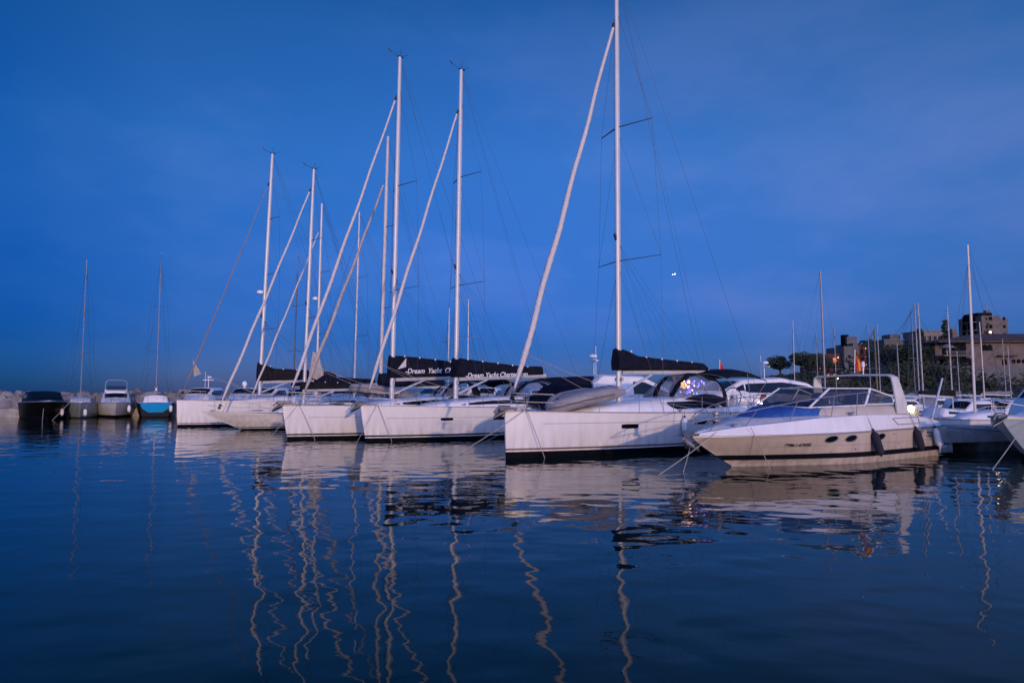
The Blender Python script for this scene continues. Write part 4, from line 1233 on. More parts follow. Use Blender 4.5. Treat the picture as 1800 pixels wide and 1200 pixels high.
# ================================================================== other motor boats
def cruiser(label, bow, th, L=10.0, B=3.4, fb=1.5, fs=1.1, house=None, win=None, fly=None, hull_mat='gel', house_mat='gel', extras='', glass='glass', stripe=None, rails=True, name='cabin_cruiser', cat='motor cruiser', group='motor cruisers moored along the breakwater', canopy_row=None, rake=1.3, canv='canvas'):
    h = Hull(L=L, B=B, fb=fb, fs=fs, rake=rake, tm=0.5, tw=0.92, p=2.3, wl0=0.35, wl1=0.88, flare=0.85)
    c, q = math.cos(R(th)), math.sin(R(th))
    root = empty(name, (bow[0] + c * L / 2, bow[1] + q * L / 2, 0), R(th))
    tag(root, label, cat, group)
    loc = (-L / 2, 0, 0)
    h.shell('hull', [('hull', 'f', 0.2, 6, hull_mat), ('boot_stripe', 0.2, 0.1, 1, 'stripe'), ('antifouling', 0.1, -0.3, 2, 'antifoul')], None, root, loc, 16)
    h.deck('deck', 'deck', root, loc, camber=0.12)
    h.rail('rub_rail', stripe or 'rubrail', root, loc, 0.03)
    hs = House(house or [(L * 0.16, 0.4, fb, 0.35, fb + 0.1), (L * 0.3, B * 0.34, fb - 0.05, B * 0.3, fb + 0.45), (L * 0.42, B * 0.37, fb - 0.1, B * 0.31, fb + 1.15), (L * 0.75, B * 0.37, fb - 0.2, B * 0.32, fb + 1.2), (L * 0.8, B * 0.36, fb - 0.2, B * 0.33, fb + 0.8)], 0.06)
    ho = hs.build('deckhouse', house_mat, root, loc)
    tb = hs.tb
    # side panes and the raked front windscreen
    w = win or (L * 0.40, L * 0.74, 0.45, 0.88)
    hs.window([(w[0], w[3]), (w[1], w[3])], [(w[0], w[2] + 0.25), (lerp(w[0], w[1], 0.15), w[2]), (w[1], w[2])]).each('side_window', glass, ho)
    fw = MB(); i0 = max(range(len(tb) - 1), key=lambda i: (tb[i + 1][4] - tb[i][4]) / max(0.05, tb[i + 1][0] - tb[i][0]))
    xa, xb = tb[i0][0], tb[i0 + 1][0]
    rows = []
    for v in (0.18, 0.5, 0.86):
        x = lerp(xa, xb, v); wd, zb, ws, zt = table(tb, x)
        rows.append([(x - 0.025, ws * 0.86 * u, zt + 0.03 + 0.06 * (1 - u * u)) for u in (-1, -0.5, 0, 0.5, 1)])
    fw.rings(rows, closed=False, cap=False)
    fw.build('windscreen', glass, ho)
    if fly:
        x0, x1, z0, z1 = fly
        fh = House([(x0, B * 0.26, z0, B * 0.24, z0 + 0.15), (x0 + 0.5, B * 0.31, z0, B * 0.3, z1), (x1, B * 0.32, z0, B * 0.31, z1)], 0.02)
        fo = fh.build('flybridge', house_mat, root, loc)
        fr = MB()
        for xx in (x0 + 0.7, x1 - 0.2): fr.tube([(xx, y, z) for y, z in arch_pts(B * 0.29, z1, z1 + 0.85, 10, 5)], 0.018, 5)
        fr.each('flybridge_frame', 'steel', fo)
        ws_ = MB(); ws_.rings([[(x0 + 0.25, B * 0.26 * u, z1 - 0.1) for u in (-1, -0.5, 0, 0.5, 1)], [(x0 + 0.55, B * 0.24 * u, z1 + 0.28) for u in (-1, -0.5, 0, 0.5, 1)]], closed=False, cap=False)
        ws_.build('flybridge_screen', 'smoke_glass', fo)
    if canopy_row:
        canopy(root, loc, canopy_row, 'canopy', canv, frames=(0, len(canopy_row) - 1))
    topz = max(r[4] for r in tb)
    if 'radar' in extras:
        e = MB(); x = L * 0.62
        e.tube([(x, 0.0, topz), (x, 0.0, topz + 0.9)], 0.03, 6); e.box(x, 0, topz + 0.75, 0.1, 1.0, 0.06); e.tube([(x, 0.3, topz), (x, 0.3, topz + 1.5)], 0.015, 5)
        e.lathe([(0.02, 0), (0.22, 0.03), (0.22, 0.14), (0.04, 0.2)], (x, -0.1, topz + 0.92), 10)
        e.build('radar_mast', 'white', ho)
    if 'dome' in extras:
        for y in (-0.75, 0.75):
            e = MB(); e.ell((L * 0.6, y, topz + 0.38), (0.24, 0.24, 0.28), 10, 6); e.lathe([(0.1, 0), (0.12, 0.2)], (L * 0.6, y, topz), 8)
            e.build('satellite_dome', 'white', ho)
    if rails:
        rl = MB()
        for s in (-1, 1):
            P = [h.pt(t, h.f(t), s, -0.08) + Vector((0, 0, 0.6 * min(1, 0.4 + t * 4))) for t in (0.01, 0.06, 0.15, 0.25, 0.38, 0.5)]
            P[0] = Vector((0.0, 0, fb + 0.5))
            rl.tube(P, 0.016, 5)
            for t, p in zip((0.06, 0.15, 0.25, 0.38, 0.5), P[1:]): rl.tube([h.pt(t, h.f(t), s, -0.08), p], 0.012, 4)
        rl.build('bow_rail', 'steel', root, loc=loc)
    if 'anchor' in extras:
        anchor_mesh((0.0, 0, fb + 0.06)).build('anchor', 'galv', root, loc=loc)
    return root, loc, h

def ray_th(px): return 90 + math.degrees(math.atan((900 - px) / 1200))
# -- far left row against the rocks
cruiser('black hulled motorboat with dark cabin moored bow out at far left', (at(92, 55.5), 55.5), ray_th(92) + 6, 9.5, 3.2, 1.5, 1.3, hull_mat='gel_black', stripe='gel_grey', rails=False,
        house=[(1.5, 0.7, 1.45, 0.6, 1.52), (2.6, 1.3, 1.42, 1.15, 1.6), (4.2, 1.4, 1.4, 1.15, 2.25), (6.8, 1.4, 1.3, 1.15, 2.3), (7.4, 1.4, 1.3, 1.3, 1.9)], house_mat='gel_navy')
yacht('small grey sailing yacht moored bow out beside the black hulled motorboat', (at(144, 59), 59), ray_th(144), dict(hull=dict(L=9.2, B=3.1, fb=1.35, fs=1.1, rake=0.7, tw=0.75, p=2.3), hull_mat='gel_grey', mast=3.6, ztop=14.4, zdeck=1.6, rake=0.25, mr=0.06, mast_mat='alu_dim', zfore=13.2, zfoot=1.45,
      gen=0, spreaders=[(5.8, 0.9), (9.8, 0.75)], boom=0, house=[[(2.2, 0.4, 1.25, 0.35, 1.35), (3.2, 0.85, 1.22, 0.75, 1.65), (6.0, 1.0, 1.18, 0.85, 1.75), (6.4, 1.0, 1.15, 0.9, 1.3)]], win=[([(3.6, 0.8), (5.6, 0.8)], [(3.6, 0.4), (5.6, 0.4)])], boot=(0.1, 0.12), rails=1), group='yachts moored along the breakwater')
cruiser('white flybridge cruiser with black windscreen band moored bow out among the far left boats', (at(206, 60), 60), ray_th(206), 10.5, 3.1, 1.35, 1.1, hull_mat='gel_old', fly=(4.4, 7.4, 2.12, 2.55), name='flybridge_cruiser',
        house=[(1.7, 0.5, 1.33, 0.45, 1.38), (3.2, 1.2, 1.3, 1.05, 1.6), (4.3, 1.25, 1.28, 1.05, 2.15), (8.0, 1.25, 1.2, 1.1, 2.2), (8.2, 1.25, 1.2, 1.15, 1.8)])
yT, locT, hT, _ = yacht('dark sailing yacht showing its bright turquoise transom, moored stern out at the far left', (at(276, 70.6), 70.6), ray_th(274) + 180, dict(hull=dict(L=9.5, B=3.3, fb=1.45, fs=1.25, rake=0.7, tw=0.78, p=2.2, wl1=0.8), hull_mat='gel_navy', mast=4.0, ztop=16.0, zdeck=1.7, rake=0.25, mr=0.06, mast_mat='alu_dim', zfore=14.6, zfoot=1.5,
      gen=0, spreaders=[(6.2, 1.0), (10.6, 0.8)], boom=3.8, zb=2.5, bag=[(0, 0.4), (1, 0.25)], bag_mat='canvas_grey', house=[[(2.6, 0.5, 1.3, 0.45, 1.4), (3.6, 1.0, 1.28, 0.9, 1.75), (6.8, 1.15, 1.22, 0.95, 1.9), (7.2, 1.1, 1.2, 1.0, 1.4)]], win=[], boot=(0.1, 0.12), rails=1), group='yachts moored along the breakwater')
tp = MB()
ring = []
for (u, z) in ((-0.98, 1.2), (-0.5, 1.24), (0.5, 1.24), (0.98, 1.2), (0.82, 0.75), (0.45, 0.42), (-0.45, 0.42), (-0.82, 0.75)):
    ring.append((9.52, u * 1.27, z))
tp.rings([ring, [(x + 0.02, y, z) for x, y, z in ring]])
tp.build('turquoise_transom', 'teal', yT, loc=locT)
for px, Y, z, who in ((113, 58, 0.9, 'between the black motorboat and the grey yacht'), (153.5, 58.6, 0.85, 'on the bow of the small grey sailing yacht'), (230, 59.5, 1.15, 'left of the turquoise transom'), (303, 60, 1.15, 'right of the turquoise transom')):
    fender('small pale fender hanging ' + who, (at(px, Y), Y, z), 0.65, 0.14, 'fender', rope_to=(0, 0.2, 0.95))
# -- cruisers behind the row, along the breakwater
HOUSE_SPORT = [(2.0, 0.5, 1.45, 0.42, 1.55), (3.4, 1.2, 1.42, 1.0, 1.95), (4.8, 1.3, 1.4, 1.02, 2.6), (7.4, 1.3, 1.3, 1.05, 2.65), (8.0, 1.3, 1.25, 1.2, 1.9)]
cruiser('white motor cruiser with radar mast showing above the far left sloop foredeck', (at(322, 58), 58), 96, 10.5, 3.6, 1.5, 1.2, house=HOUSE_SPORT, extras='radar')
cruiser('white motor cruiser with two satellite domes on its roof behind the plumb bowed sloop', (at(398, 58), 58), 92, 11, 3.8, 1.6, 1.2, house=HOUSE_SPORT, extras='dome')
cruiser('white motor cruiser with dark canopy between the rusty jib and the classic yacht mast', (at(430, 57), 57), 88, 9, 3.2, 1.4, 1.1, house=HOUSE_SPORT)
cruiser('pale blue cabin cruiser behind the long white bow of the classic yacht', (at(505, 56), 56), 84, 9.5, 3.3, 1.4, 1.1, hull_mat='gel_blue', extras='')
cruiser('white motor cruiser low behind the third sloop, under a dark bimini', (at(575, 55), 55), 84, 9.5, 3.4, 1.5, 1.1, house=HOUSE_SPORT, canopy_row=[(6.5, 1.3, 2.0, 3.1), (7.6, 1.35, 2.0, 3.2), (8.8, 1.3, 2.0, 3.05)])
cruiser('white motor yacht with blue tinted windows seen between the two lettered sail bags', (at(715, 50), 50), 70, 11, 3.7, 1.6, 1.2, house=HOUSE_SPORT, glass='glass_blue')
cruiser('white cabin cruiser under the boom of the second sloop', (at(775, 52), 52), 76, 9.5, 3.3, 1.5, 1.1, house=HOUSE_SPORT, glass='glass_blue', extras='')
cruiser('white motor cruiser with dark windows framed between second mast and the nearest genoa', (at(838, 54), 54), 84, 10, 3.4, 1.5, 1.2, house=HOUSE_SPORT)
cruiser('pale cabin cruiser low against the rocks behind the foredeck dinghy', (at(955, 60), 60), 92, 8.5, 3.0, 1.3, 1.0, hull_mat='gel_old', rails=False)
cruiser('small white cabin cruiser seen under the boom of the nearest sloop', (at(1110, 58), 58), 95, 8.0, 2.9, 1.3, 1.0, rails=False)
# -- large white hardtop yacht behind the nearest sloop's cockpit
big, locb, hbig = cruiser('large white hardtop motor yacht with curved black side windows behind the nearest sloop cockpit', (8.7, 42.0), 20, 13.5, 4.4, 1.75, 1.4, name='motor_yacht', cat='motor yacht', group='', rails=True,
        house=[(2.2, 0.6, 1.7, 0.55, 1.8), (3.8, 1.5, 1.65, 1.3, 2.1), (5.6, 1.7, 1.6, 1.35, 3.0), (8.6, 1.75, 1.5, 1.4, 3.15), (10.6, 1.75, 1.45, 1.45, 2.85), (12.2, 1.7, 1.4, 1.5, 2.0)], win=(5.0, 11.0, 0.42, 0.86), extras='radar')
bg2, lob2, _ = cruiser('white hardtop yacht with navy cockpit awning and arched window behind the motorboat windscreen', (at(1325, 36) - 2.5, 37.2), 195, 10, 3.8, 1.6, 1.3, name='motor_yacht', cat='motor yacht', group='', rails=True,
        house=[(1.0, 0.7, 1.55, 0.6, 1.7), (2.6, 1.4, 1.5, 1.2, 2.4), (4.0, 1.55, 1.5, 1.25, 3.05), (6.2, 1.55, 1.45, 1.3, 3.1), (6.8, 1.55, 1.4, 1.45, 2.7)], win=(1.9, 4.6, 0.4, 0.84), extras='radar',
        canopy_row=[(6.4, 1.5, 1.4, 3.05), (7.6, 1.55, 1.4, 3.0), (8.8, 1.55, 1.4, 2.5), (9.6, 1.5, 1.4, 1.7)])

# ================================================================== pier
def pier():
    root = empty('concrete_pier', (17.5, 27.5, 0))
    tag(root, 'low concrete pier on dark supports behind the cream motorboat stern', 'pier')
    def P(x, y, z): return (x - 17.5, y - 27.5, z)
    a0, a1 = (14.6, 25.0), (20.6, 26.6)
    d = (-0.645, 0.764)
    ln = 44
    b0 = (12.6 + d[0] * ln, 31.0 + d[1] * ln); b1 = (b0[0] + 2.4, b0[1] + 2.0)
    c1 = (17.0, 31.5)
    out = [a0, a1, (20.6, 29.5), c1, b1, b0, (12.6, 29.6)]
    MB().rings([[P(x, y, 0.36) for x, y in out], [P(x, y, 0.80) for x, y in out]]).build('deck_slab', 'concrete', root, sharp=20)
    kb = MB()
    kb.rings([[P(a0[0] + 0.05, a0[1] + 0.25, 0.802), P(a1[0] - 0.05, a1[1] + 0.25, 0.802), P(a1[0] - 0.05, a1[1] + 0.55, 0.802), P(a0[0] + 0.05, a0[1] + 0.55, 0.802)], [P(a0[0] + 0.05, a0[1] + 0.25, 0.90), P(a1[0] - 0.05, a1[1] + 0.25, 0.90), P(a1[0] - 0.05, a1[1] + 0.55, 0.90), P(a0[0] + 0.05, a0[1] + 0.55, 0.90)]])
    kb.build('kerb', 'concrete', root, sharp=20)
    sup = MB()
    sup.box(*P(18.6, 26.75, 0.0), 2.4, 1.2, 0.72, R(15))
    for k in range(12):
        x = 13.4 + d[0] * (3 + k * 3.4); y = 31.2 + d[1] * (3 + k * 3.4)
        sup.box(*P(x, y, 0.0), 0.8, 0.8, 0.71, R(40))
    sup.each('pier_support', 'concrete_dark', root, sharp=20)
pier()
def pedestal(label, loc, zl=0.8, H=1.32, m='orange'):
    o = empty('service_pedestal', loc)
    tag(o, label, 'service pedestal', 'lit service pedestals on the pier')
    MB().rings([[(-0.17, -0.13, 0), (0.17, -0.13, 0), (0.17, 0.13, 0), (-0.17, 0.13, 0)], [(-0.15, -0.11, H - 0.25), (0.15, -0.11, H - 0.25), (0.15, 0.11, H - 0.25), (-0.15, 0.11, H - 0.25)], [(-0.1, -0.09, H), (0.1, -0.09, H), (0.1, 0.09, H), (-0.1, 0.09, H)]]).build('pedestal_body', m, o)
    lm = MB(); lm.ell((-0.27, -0.22, zl), (0.12, 0.12, 0.12), 14, 9); lm.build('lamp', 'lamp_white', o)
    return o
pedestal('service pedestal with bright white lamp behind the cream motorboat stern', (15.78, 26.9, 0.8), 0.78, 0.85, 'concrete_dark')
pedestal('rust red service pedestal with a lamp beyond the nearest sloop stern', (12.45, 33.9, 0.8), 0.86)

# ================================================================== right side: near motor yacht bow and small boats
nr, nloc, nh = cruiser('pale blue motor yacht with high flared bow cut off by the right edge', (15.0, 21.1), 30, 11.0, 3.8, 1.42, 1.3, name='motor_yacht', cat='motor yacht', group='', extras='anchor', rake=2.0, hull_mat='gel_blue', house_mat='gel_blue')
line('pale mooring rope from the right edge motor yacht down to the water', (15.75, 21.0, 1.35), (at(1733, 19.9), 19.9, -0.05), 0.03, 0.012)
line('dark rope running from the cream motorboat stern to the pier', (MBOW[0] + cM * 10.6 - qM * 1.0, MBOW[1] + qM * 10.6 + cM * 1.0, 1.4), (17.2, 24.2, 0.85), 0.1, 0.014, 'black')

def dayboat(label, bow, th, L, zt, hull_mat='gel', mast_mat='alu', mx=None, mr=0.06, cover=None, boom=0, group='small sailing boats in the right side berths', furl=0.0):
    mx = mx or L * 0.38
    s = dict(hull=dict(L=L, B=L * 0.33, fb=1.0, fs=0.85, rake=0.7, tw=0.8, p=2.1), hull_mat=hull_mat, mast=mx, ztop=zt, zdeck=1.15, rake=0.08, mr=mr, mast_mat=mast_mat, zfore=zt - 0.8, zfoot=1.05, gen=furl, spreaders=[(zt * 0.52, 0.75)],
             boom=boom, zb=1.95, zb1=2.05, br=0.06, bag=cover, bw=0.13, bag_mat='canvas_brown' if rnd.random() < 0.4 else 'canvas_grey', house=[[(L * 0.22, 0.3, 0.92, 0.25, 0.98), (L * 0.34, 0.62, 0.9, 0.55, 1.22), (L * 0.6, 0.8, 0.86, 0.68, 1.35), (L * 0.65, 0.8, 0.85, 0.7, 1.0)]],
             win=[([(L * 0.4, 0.8), (L * 0.58, 0.8)], [(L * 0.4, 0.4), (L * 0.58, 0.4)])], boot=(0.1, 0.13), cat='sailing boat', wire=0.006, seed=int(L * 10))
    return yacht(label, bow, th, s, group=group, name='sailing_boat')
CV = [(0, 0.35), (0.4, 0.28), (1, 0.18)]
dayboat('open keelboat with a tall pale mast on flush deck, just beyond the pier end', (19.2, 31.2), 25, 7.2, 9.3, mast_mat='mast_tan', mx=3.0, mr=0.075)
RB = [  # column of mast, depth, mast height, heading, label, mast material
    (1672, 38, 7.0, 200, 'small white sailing boat with boom lowered, left of the open keelboat', 'alu_dim', 0.06),
    (1621, 41, 7.6, 165, 'white sailing boat whose mast stands just right of the pedestal lamp', 'alu_dim', 0.065),
    (1546, 62, 8.4, 120, 'sailing boat with a slim grey mast right of the varnished one', 'alu_dim', 0.06),
    (1529, 58, 8.1, 100, 'sailing boat with a grey mast beside the red and yellow flag', 'alu_dim', 0.06),
    (1541, 44, 6.3, 110, 'sailing boat with a varnished golden wooden mast', 'wood_mast', 0.075),
    (1449, 60, 13.0, 120, 'tall sloop with wide crosstrees showing above the motorboat windscreen', 'alu_dim', 0.1),
    (1437, 66, 8.0, 100, 'sailing boat with a thin mast just left of the tall sloop', 'alu_dim', 0.055),
    (1469, 64, 8.4, 80, 'sailing boat with a brown mast just right of the tall sloop', 'mast_tan', 0.06),
    (1396, 56, 8.2, 60, 'sailing boat with lone leaning mast left of the dark pines', 'mast_tan', 0.055),
    (1580, 66, 7.0, 140, 'sailing boat with a thin mast in front of the pale house', 'alu_dim', 0.055),
    (1607, 70, 10.8, 130, 'sailing boat with a dark mast in front of the cypress', 'alu_dark', 0.07),
    (1614, 56, 9.6, 120, 'sailing boat with a pale mast close to the dark masted one', 'alu_dim', 0.07),
    (1685, 66, 6.2, 150, 'sailing boat with a short mast below the villa terrace', 'alu_dim', 0.055),
    (1728, 50, 7.4, 160, 'sailing boat with a slender mast right of the open keelboat mast', 'mast_tan', 0.06),
    (1766, 68, 7.6, 120, 'sailing boat with twin stays below the round villa windows', 'alu_dim', 0.055),
    (1775, 64, 6.6, 170, 'sailing boat with a short grey mast near the right edge', 'alu_dim', 0.055),
]
for i, (px, Y, zt, th, lb, mm, mr_) in enumerate(RB):
    L = 6.4 + (i * 37 % 20) / 10
    mx = L * 0.38
    X = at(px, Y)
    bow = (X - mx * math.cos(R(th)), Y - mx * math.sin(R(th)))
    dayboat(lb, bow, th, L, zt, hull_mat=('gel', 'gel_old', 'gel', 'gel_blue')[i % 4], mast_mat=mm, mx=mx, mr=mr_ * 0.78, cover=CV if i % 3 != 1 else None, boom=2.6 if i % 3 != 2 else 0)
SM = [(1585, 52, 175, 6.5, 'white open motorboat moored left of the white pilothouse boat', 0), (1650, 58, 190, 6.2, 'white cuddy boat with pale canvas tent below the dark hedge', 1),
      (1690, 52, 185, 5.8, 'small white motorboat moored before the canvas tent boat', 0), (1735, 60, 175, 6.8, 'white pilothouse boat with dark arched windows below the villa', 0),
      (1790, 57, 180, 6.5, 'white cabin boat at the right edge below the villa', 0), (1700, 40, 20, 5.6, 'small grey boat under a fitted pale cover left of the keelboat mast', 1),
      (1770, 40, 15, 6.2, 'low white motorboat right of the keelboat mast', 0), (1750, 46, 10, 6.0, 'white launch with cream cabin behind the keelboat mast', 0),
      (1615, 60, 185, 6.4, 'white half decked boat behind the pedestal lamp', 0)]
for i, (px, Y, th, L, lb, tent) in enumerate(SM):
    X = at(px, Y); c, q = math.cos(R(th)), math.sin(R(th))
    cruiser(lb, (X - c * L / 2, Y - q * L / 2), th, L, L * 0.36, 0.85, 0.7, rails=(i % 2 == 0), name='small_motorboat', cat='small boat', group='small motorboats in the right side berths', rake=0.9, hull_mat=('gel', 'gel_old', 'gel_blue')[i % 3],
            house=[(L * 0.14, 0.3, 0.85, 0.25, 0.92), (L * 0.3, L * 0.13, 0.83, L * 0.11, 1.15), (L * 0.42, L * 0.14, 0.8, L * 0.115, 1.7), (L * 0.66, L * 0.14, 0.75, L * 0.115, 1.72), (L * 0.7, L * 0.14, 0.72, L * 0.12, 1.2)],
            canopy_row=[(L * 0.66, L * 0.14, 0.75, 1.75), (L * 0.8, L * 0.145, 0.75, 1.7), (L * 0.97, L * 0.14, 0.75, 1.3)] if tent else None, canv='canvas_grey')

# ================================================================== breakwater
BW = [(-80, 44), (-54, 64), (-30, 74), (0, 77), (30, 82), (60, 92)]
def bw_at(u):
    n = len(BW) - 1; k = min(n - 1, int(u * n)); t = u * n - k
    a, b = Vector(BW[k]), Vector(BW[k + 1])
    return a.lerp(b, t), (b - a).normalized()
mb = MB(); rs = []
for i in range(61):
    p, d = bw_at(i / 60); nrm = Vector((-d.y, d.x))
    rs.append([(p.x - nrm.x * w, p.y - nrm.y * w, z) for w, z in ((4.2, -0.5), (2.6, 0.8), (1.0, 1.6), (-1.5, 1.75), (-5, -0.5))])
mb.rings(rs, closed=False, cap=False)
tag(mb.build('breakwater_mound', 'earth'), kind='structure')  # darker than the rocks: shade of their gaps put into the colour
ico = bmesh.new(); bmesh.ops.create_icosphere(ico, subdivisions=2, radius=1.0)
iv = [v.co.copy() for v in ico.verts]; ifc = [[v.index for v in f.verts] for f in ico.faces]; ico.free()
mb = MB()
for i in range(1300):
    p, d = bw_at(rnd.random()); nrm = Vector((-d.y, d.x))
    w = rnd.uniform(-1.2, 3.6)
    zc = table([(-1.2, 1.75), (0.2, 1.75), (1.0, 1.55), (2.6, 0.75), (3.6, 0.2)], w)[0]
    s = rnd.uniform(0.32, 0.86)
    sx, sy, sz = s * rnd.uniform(0.8, 1.5), s * rnd.uniform(0.8, 1.3), s * rnd.uniform(0.55, 0.95)
    rot = Matrix.Rotation(rnd.random() * 6.3, 3, 'Z') @ Matrix.Rotation(rnd.uniform(-0.5, 0.5), 3, 'X')
    off = Vector((rnd.random() * 99, rnd.random() * 99, 0))
    b = len(mb.v)
    for v in iv:
        k = 1 + 0.55 * noise.noise(v * 1.1 + off)
        q = rot @ Vector((v.x * sx * k, v.y * sy * k, v.z * sz * k))
        mb.v.append((p.x - nrm.x * w + q.x, p.y - nrm.y * w + q.y, zc + q.z))
    for f in ifc: mb.f.append([a + b for a in f])
me_rocks = mb.build('breakwater_rocks', 'rock', sharp=28)
tag(me_rocks, kind='stuff')
o = MB()
rs = []
for i in range(25):
    p, d = bw_at(i / 24 * 0.8); nrm = Vector((-d.y, d.x))
    rs.append([(p.x - nrm.x * w, p.y - nrm.y * w, z) for w, z in ((5.6, -0.5), (5.5, 0.72), (5.4, 0.8), (3.4, 0.8), (3.3, -0.5))])
o.rings(rs)
tag(o.build('concrete_quay', 'concrete', sharp=30), 'low concrete quay along the foot of the breakwater rocks', 'quay')

# ================================================================== land on the right
def land_z(x, y):
    r = (x - 30) / 60
    base = max(0.0, min(1.0, (y - 84 - 6 * noise.noise(Vector((x * 0.03, 0, 0)))) / 16))
    hgt = 1.6 + 4.5 * max(0.0, min(1.0, r)) * max(0, min(1, (y - 92) / 25)) + 6 * max(0, min(1, (y - 130) / 90)) * max(0.0, min(1.0, (x - 90) / 60))
    return -0.8 + base * (hgt + 0.8) + 0.35 * noise.noise(Vector((x * 0.09, y * 0.09, 1)))
mb = MB(); rs = []
for j in range(46):
    y = 82 + (j / 45) ** 1.5 * 330
    row = []
    for i in range(60):
        x = lerp(30 + (y - 82) * 0.36, 120 + (y - 82) * 1.3, i / 59)
        row.append((x, y, land_z(x, y)))
    rs.append(row)
mb.rings(rs, closed=False, cap=False)
tag(mb.build('hillside', 'earth', sharp=80), kind='structure')

# foliage helpers
def leaf_cloud(mb, c, rad, n, size, rn, hollow=0.5):
    for _ in range(n):
        v = Vector((rn.gauss(0, 1), rn.gauss(0, 1), rn.gauss(0, 1))).normalized() * (hollow + (1 - hollow) * rn.random() ** 0.6)
        p = Vector((c[0] + v.x * rad[0], c[1] + v.y * rad[1], c[2] + v.z * rad[2]))
        a = Vector((rn.gauss(0, 1), rn.gauss(0, 1), rn.gauss(0, 1))).normalized(); b = a.orthogonal().normalized()
        s = size * rn.uniform(0.6, 1.4)
        mb.poly([p + a * s, p + b * s * 0.7, p - a * s, p - b * s * 0.7])
def shrubs():
    mb = MB(); rn = random.Random(3)
    for _ in range(420):
        y = rn.uniform(88, 118); x = rn.uniform(40, 70 + (y - 88) * 0.9) * (y / 95)
        if 66 < x < 110 and y > 104: continue
        if x / y > 0.665 and rn.random() < 0.8: continue          # the villa's stone wall stands free here
        z = land_z(x, y)
        r = rn.uniform(0.7, 1.9)
        leaf_cloud(mb, (x, y, z + r * 0.5), (r * 1.2, r * 1.2, r), 70, 0.28, rn)
    for _ in range(260):
        y = rn.uniform(120, 240); x = rn.uniform(52 + (y - 120) * 0.45, 60 + y * 0.72)
        if 0.44 < x / y < 0.56 and rn.random() < 0.85: continue     # open ground before the hotel
        z = land_z(x, y); r = rn.uniform(1.2, 3.2)
        leaf_cloud(mb, (x, y, z + r * 0.6), (r * 1.2, r * 1.2, r), 90, 0.45, rn)
    for _ in range(120):
        y = rn.uniform(99, 117); x = y * rn.uniform(0.555, 0.662)
        z = land_z(x, y); r = rn.uniform(1.1, 2.3)
        leaf_cloud(mb, (x, y, z + r * 0.8), (r * 1.1, r * 1.1, r * 1.15), 110, 0.3, rn)
    for _ in range(60):
        y = rn.uniform(120, 160); x = y * rn.uniform(0.37, 0.45)
        z = land_z(x, y); r = rn.uniform(0.9, 1.7)
        leaf_cloud(mb, (x, y, z + r * 0.6), (r * 1.3, r * 1.2, r), 90, 0.3, rn)
    tag(mb.build('hillside_scrub', 'shrub', sharp=180), kind='stuff')
shrubs()
def crown_tree(name, label, x, y, hgt, cr, kind, seed):
    rn = random.Random(seed)
    z = land_z(x, y) - 0.2
    o = empty(name, (x, y, z)); tag(o, label, 'tree', 'trees on the shore')
    t = MB(); lean = rn.uniform(-0.06, 0.06) * hgt
    f = MB()
    if kind == 'umbrella':
        t.tube([(0, 0, 0), (lean * 0.4, 0, hgt * 0.35), (lean, 0.1, hgt * 0.72)], [0.32, 0.25, 0.15], 8)
        for k in range(7):
            a = k * 0.9 + rn.random(); e = (lean + cr * 0.6 * math.cos(a), cr * 0.6 * math.sin(a), hgt * rn.uniform(0.72, 0.88))
            t.tube([(lean * 0.6, 0, hgt * 0.48), e], [0.12, 0.04], 5)
        for k in range(46):
            a = rn.random() * 6.28; q = cr * math.sqrt(rn.random()) * 0.85
            zz = hgt * 0.74 + rn.uniform(-0.75, 1.0) * cr * 0.62 * math.sqrt(max(0.0, 1 - (q / cr) ** 2))
            r = cr * rn.uniform(0.2, 0.36)
            leaf_cloud(f, (lean + q * math.cos(a), q * math.sin(a), zz), (r * 1.2, r * 1.2, r * 0.75), 90, cr * 0.055, rn)
    elif kind == 'cypress':
        t.tube([(0, 0, 0), (0, 0, hgt * 0.8)], [0.3, 0.06], 7)
        for k in range(34):
            u = rn.random() ** 0.9; zz = hgt * (0.06 + 0.92 * u); q = cr * (1 - u) ** 0.55 * min(1, 0.4 + u * 4) * 0.6
            a = rn.random() * 6.28; r = cr * 0.36 * (1.1 - 0.75 * u)
            leaf_cloud(f, (q * math.cos(a), q * math.sin(a), zz), (r, r, r * 1.9), 90, cr * 0.09, rn)
    else:   # tiered conifer with drooping uneven limbs
        t.tube([(0, 0, 0), (lean * 0.3, 0, hgt * 0.5), (lean, 0, hgt * 0.97)], [0.35, 0.22, 0.04], 8)
        for k in range(120):
            u = rn.random() ** 1.1; zz = hgt * (0.14 + 0.86 * u); ln = cr * (1 - u) ** 1.2 * rn.uniform(0.4, 1.25) + 0.15
            a = rn.random() * 6.28; b = Vector((lean * u, 0, zz)); e = b + Vector((ln * math.cos(a), ln * math.sin(a), -0.1 * ln + 0.3))
            t.tube([b, e], [0.07, 0.02], 4)
            for m_ in (0.5, 0.8, 1.0):
                p = b.lerp(e, m_); r = max(0.16, cr * 0.17 * (1.15 - u))
                leaf_cloud(f, p, (r * 1.3, r * 1.3, r * 0.9), 26, cr * 0.07, rn)
    t.build('trunk', 'bark', o)
    f.build('crown', 'pine' if kind != 'cypress' else 'cypress', o, sharp=180)
    return o
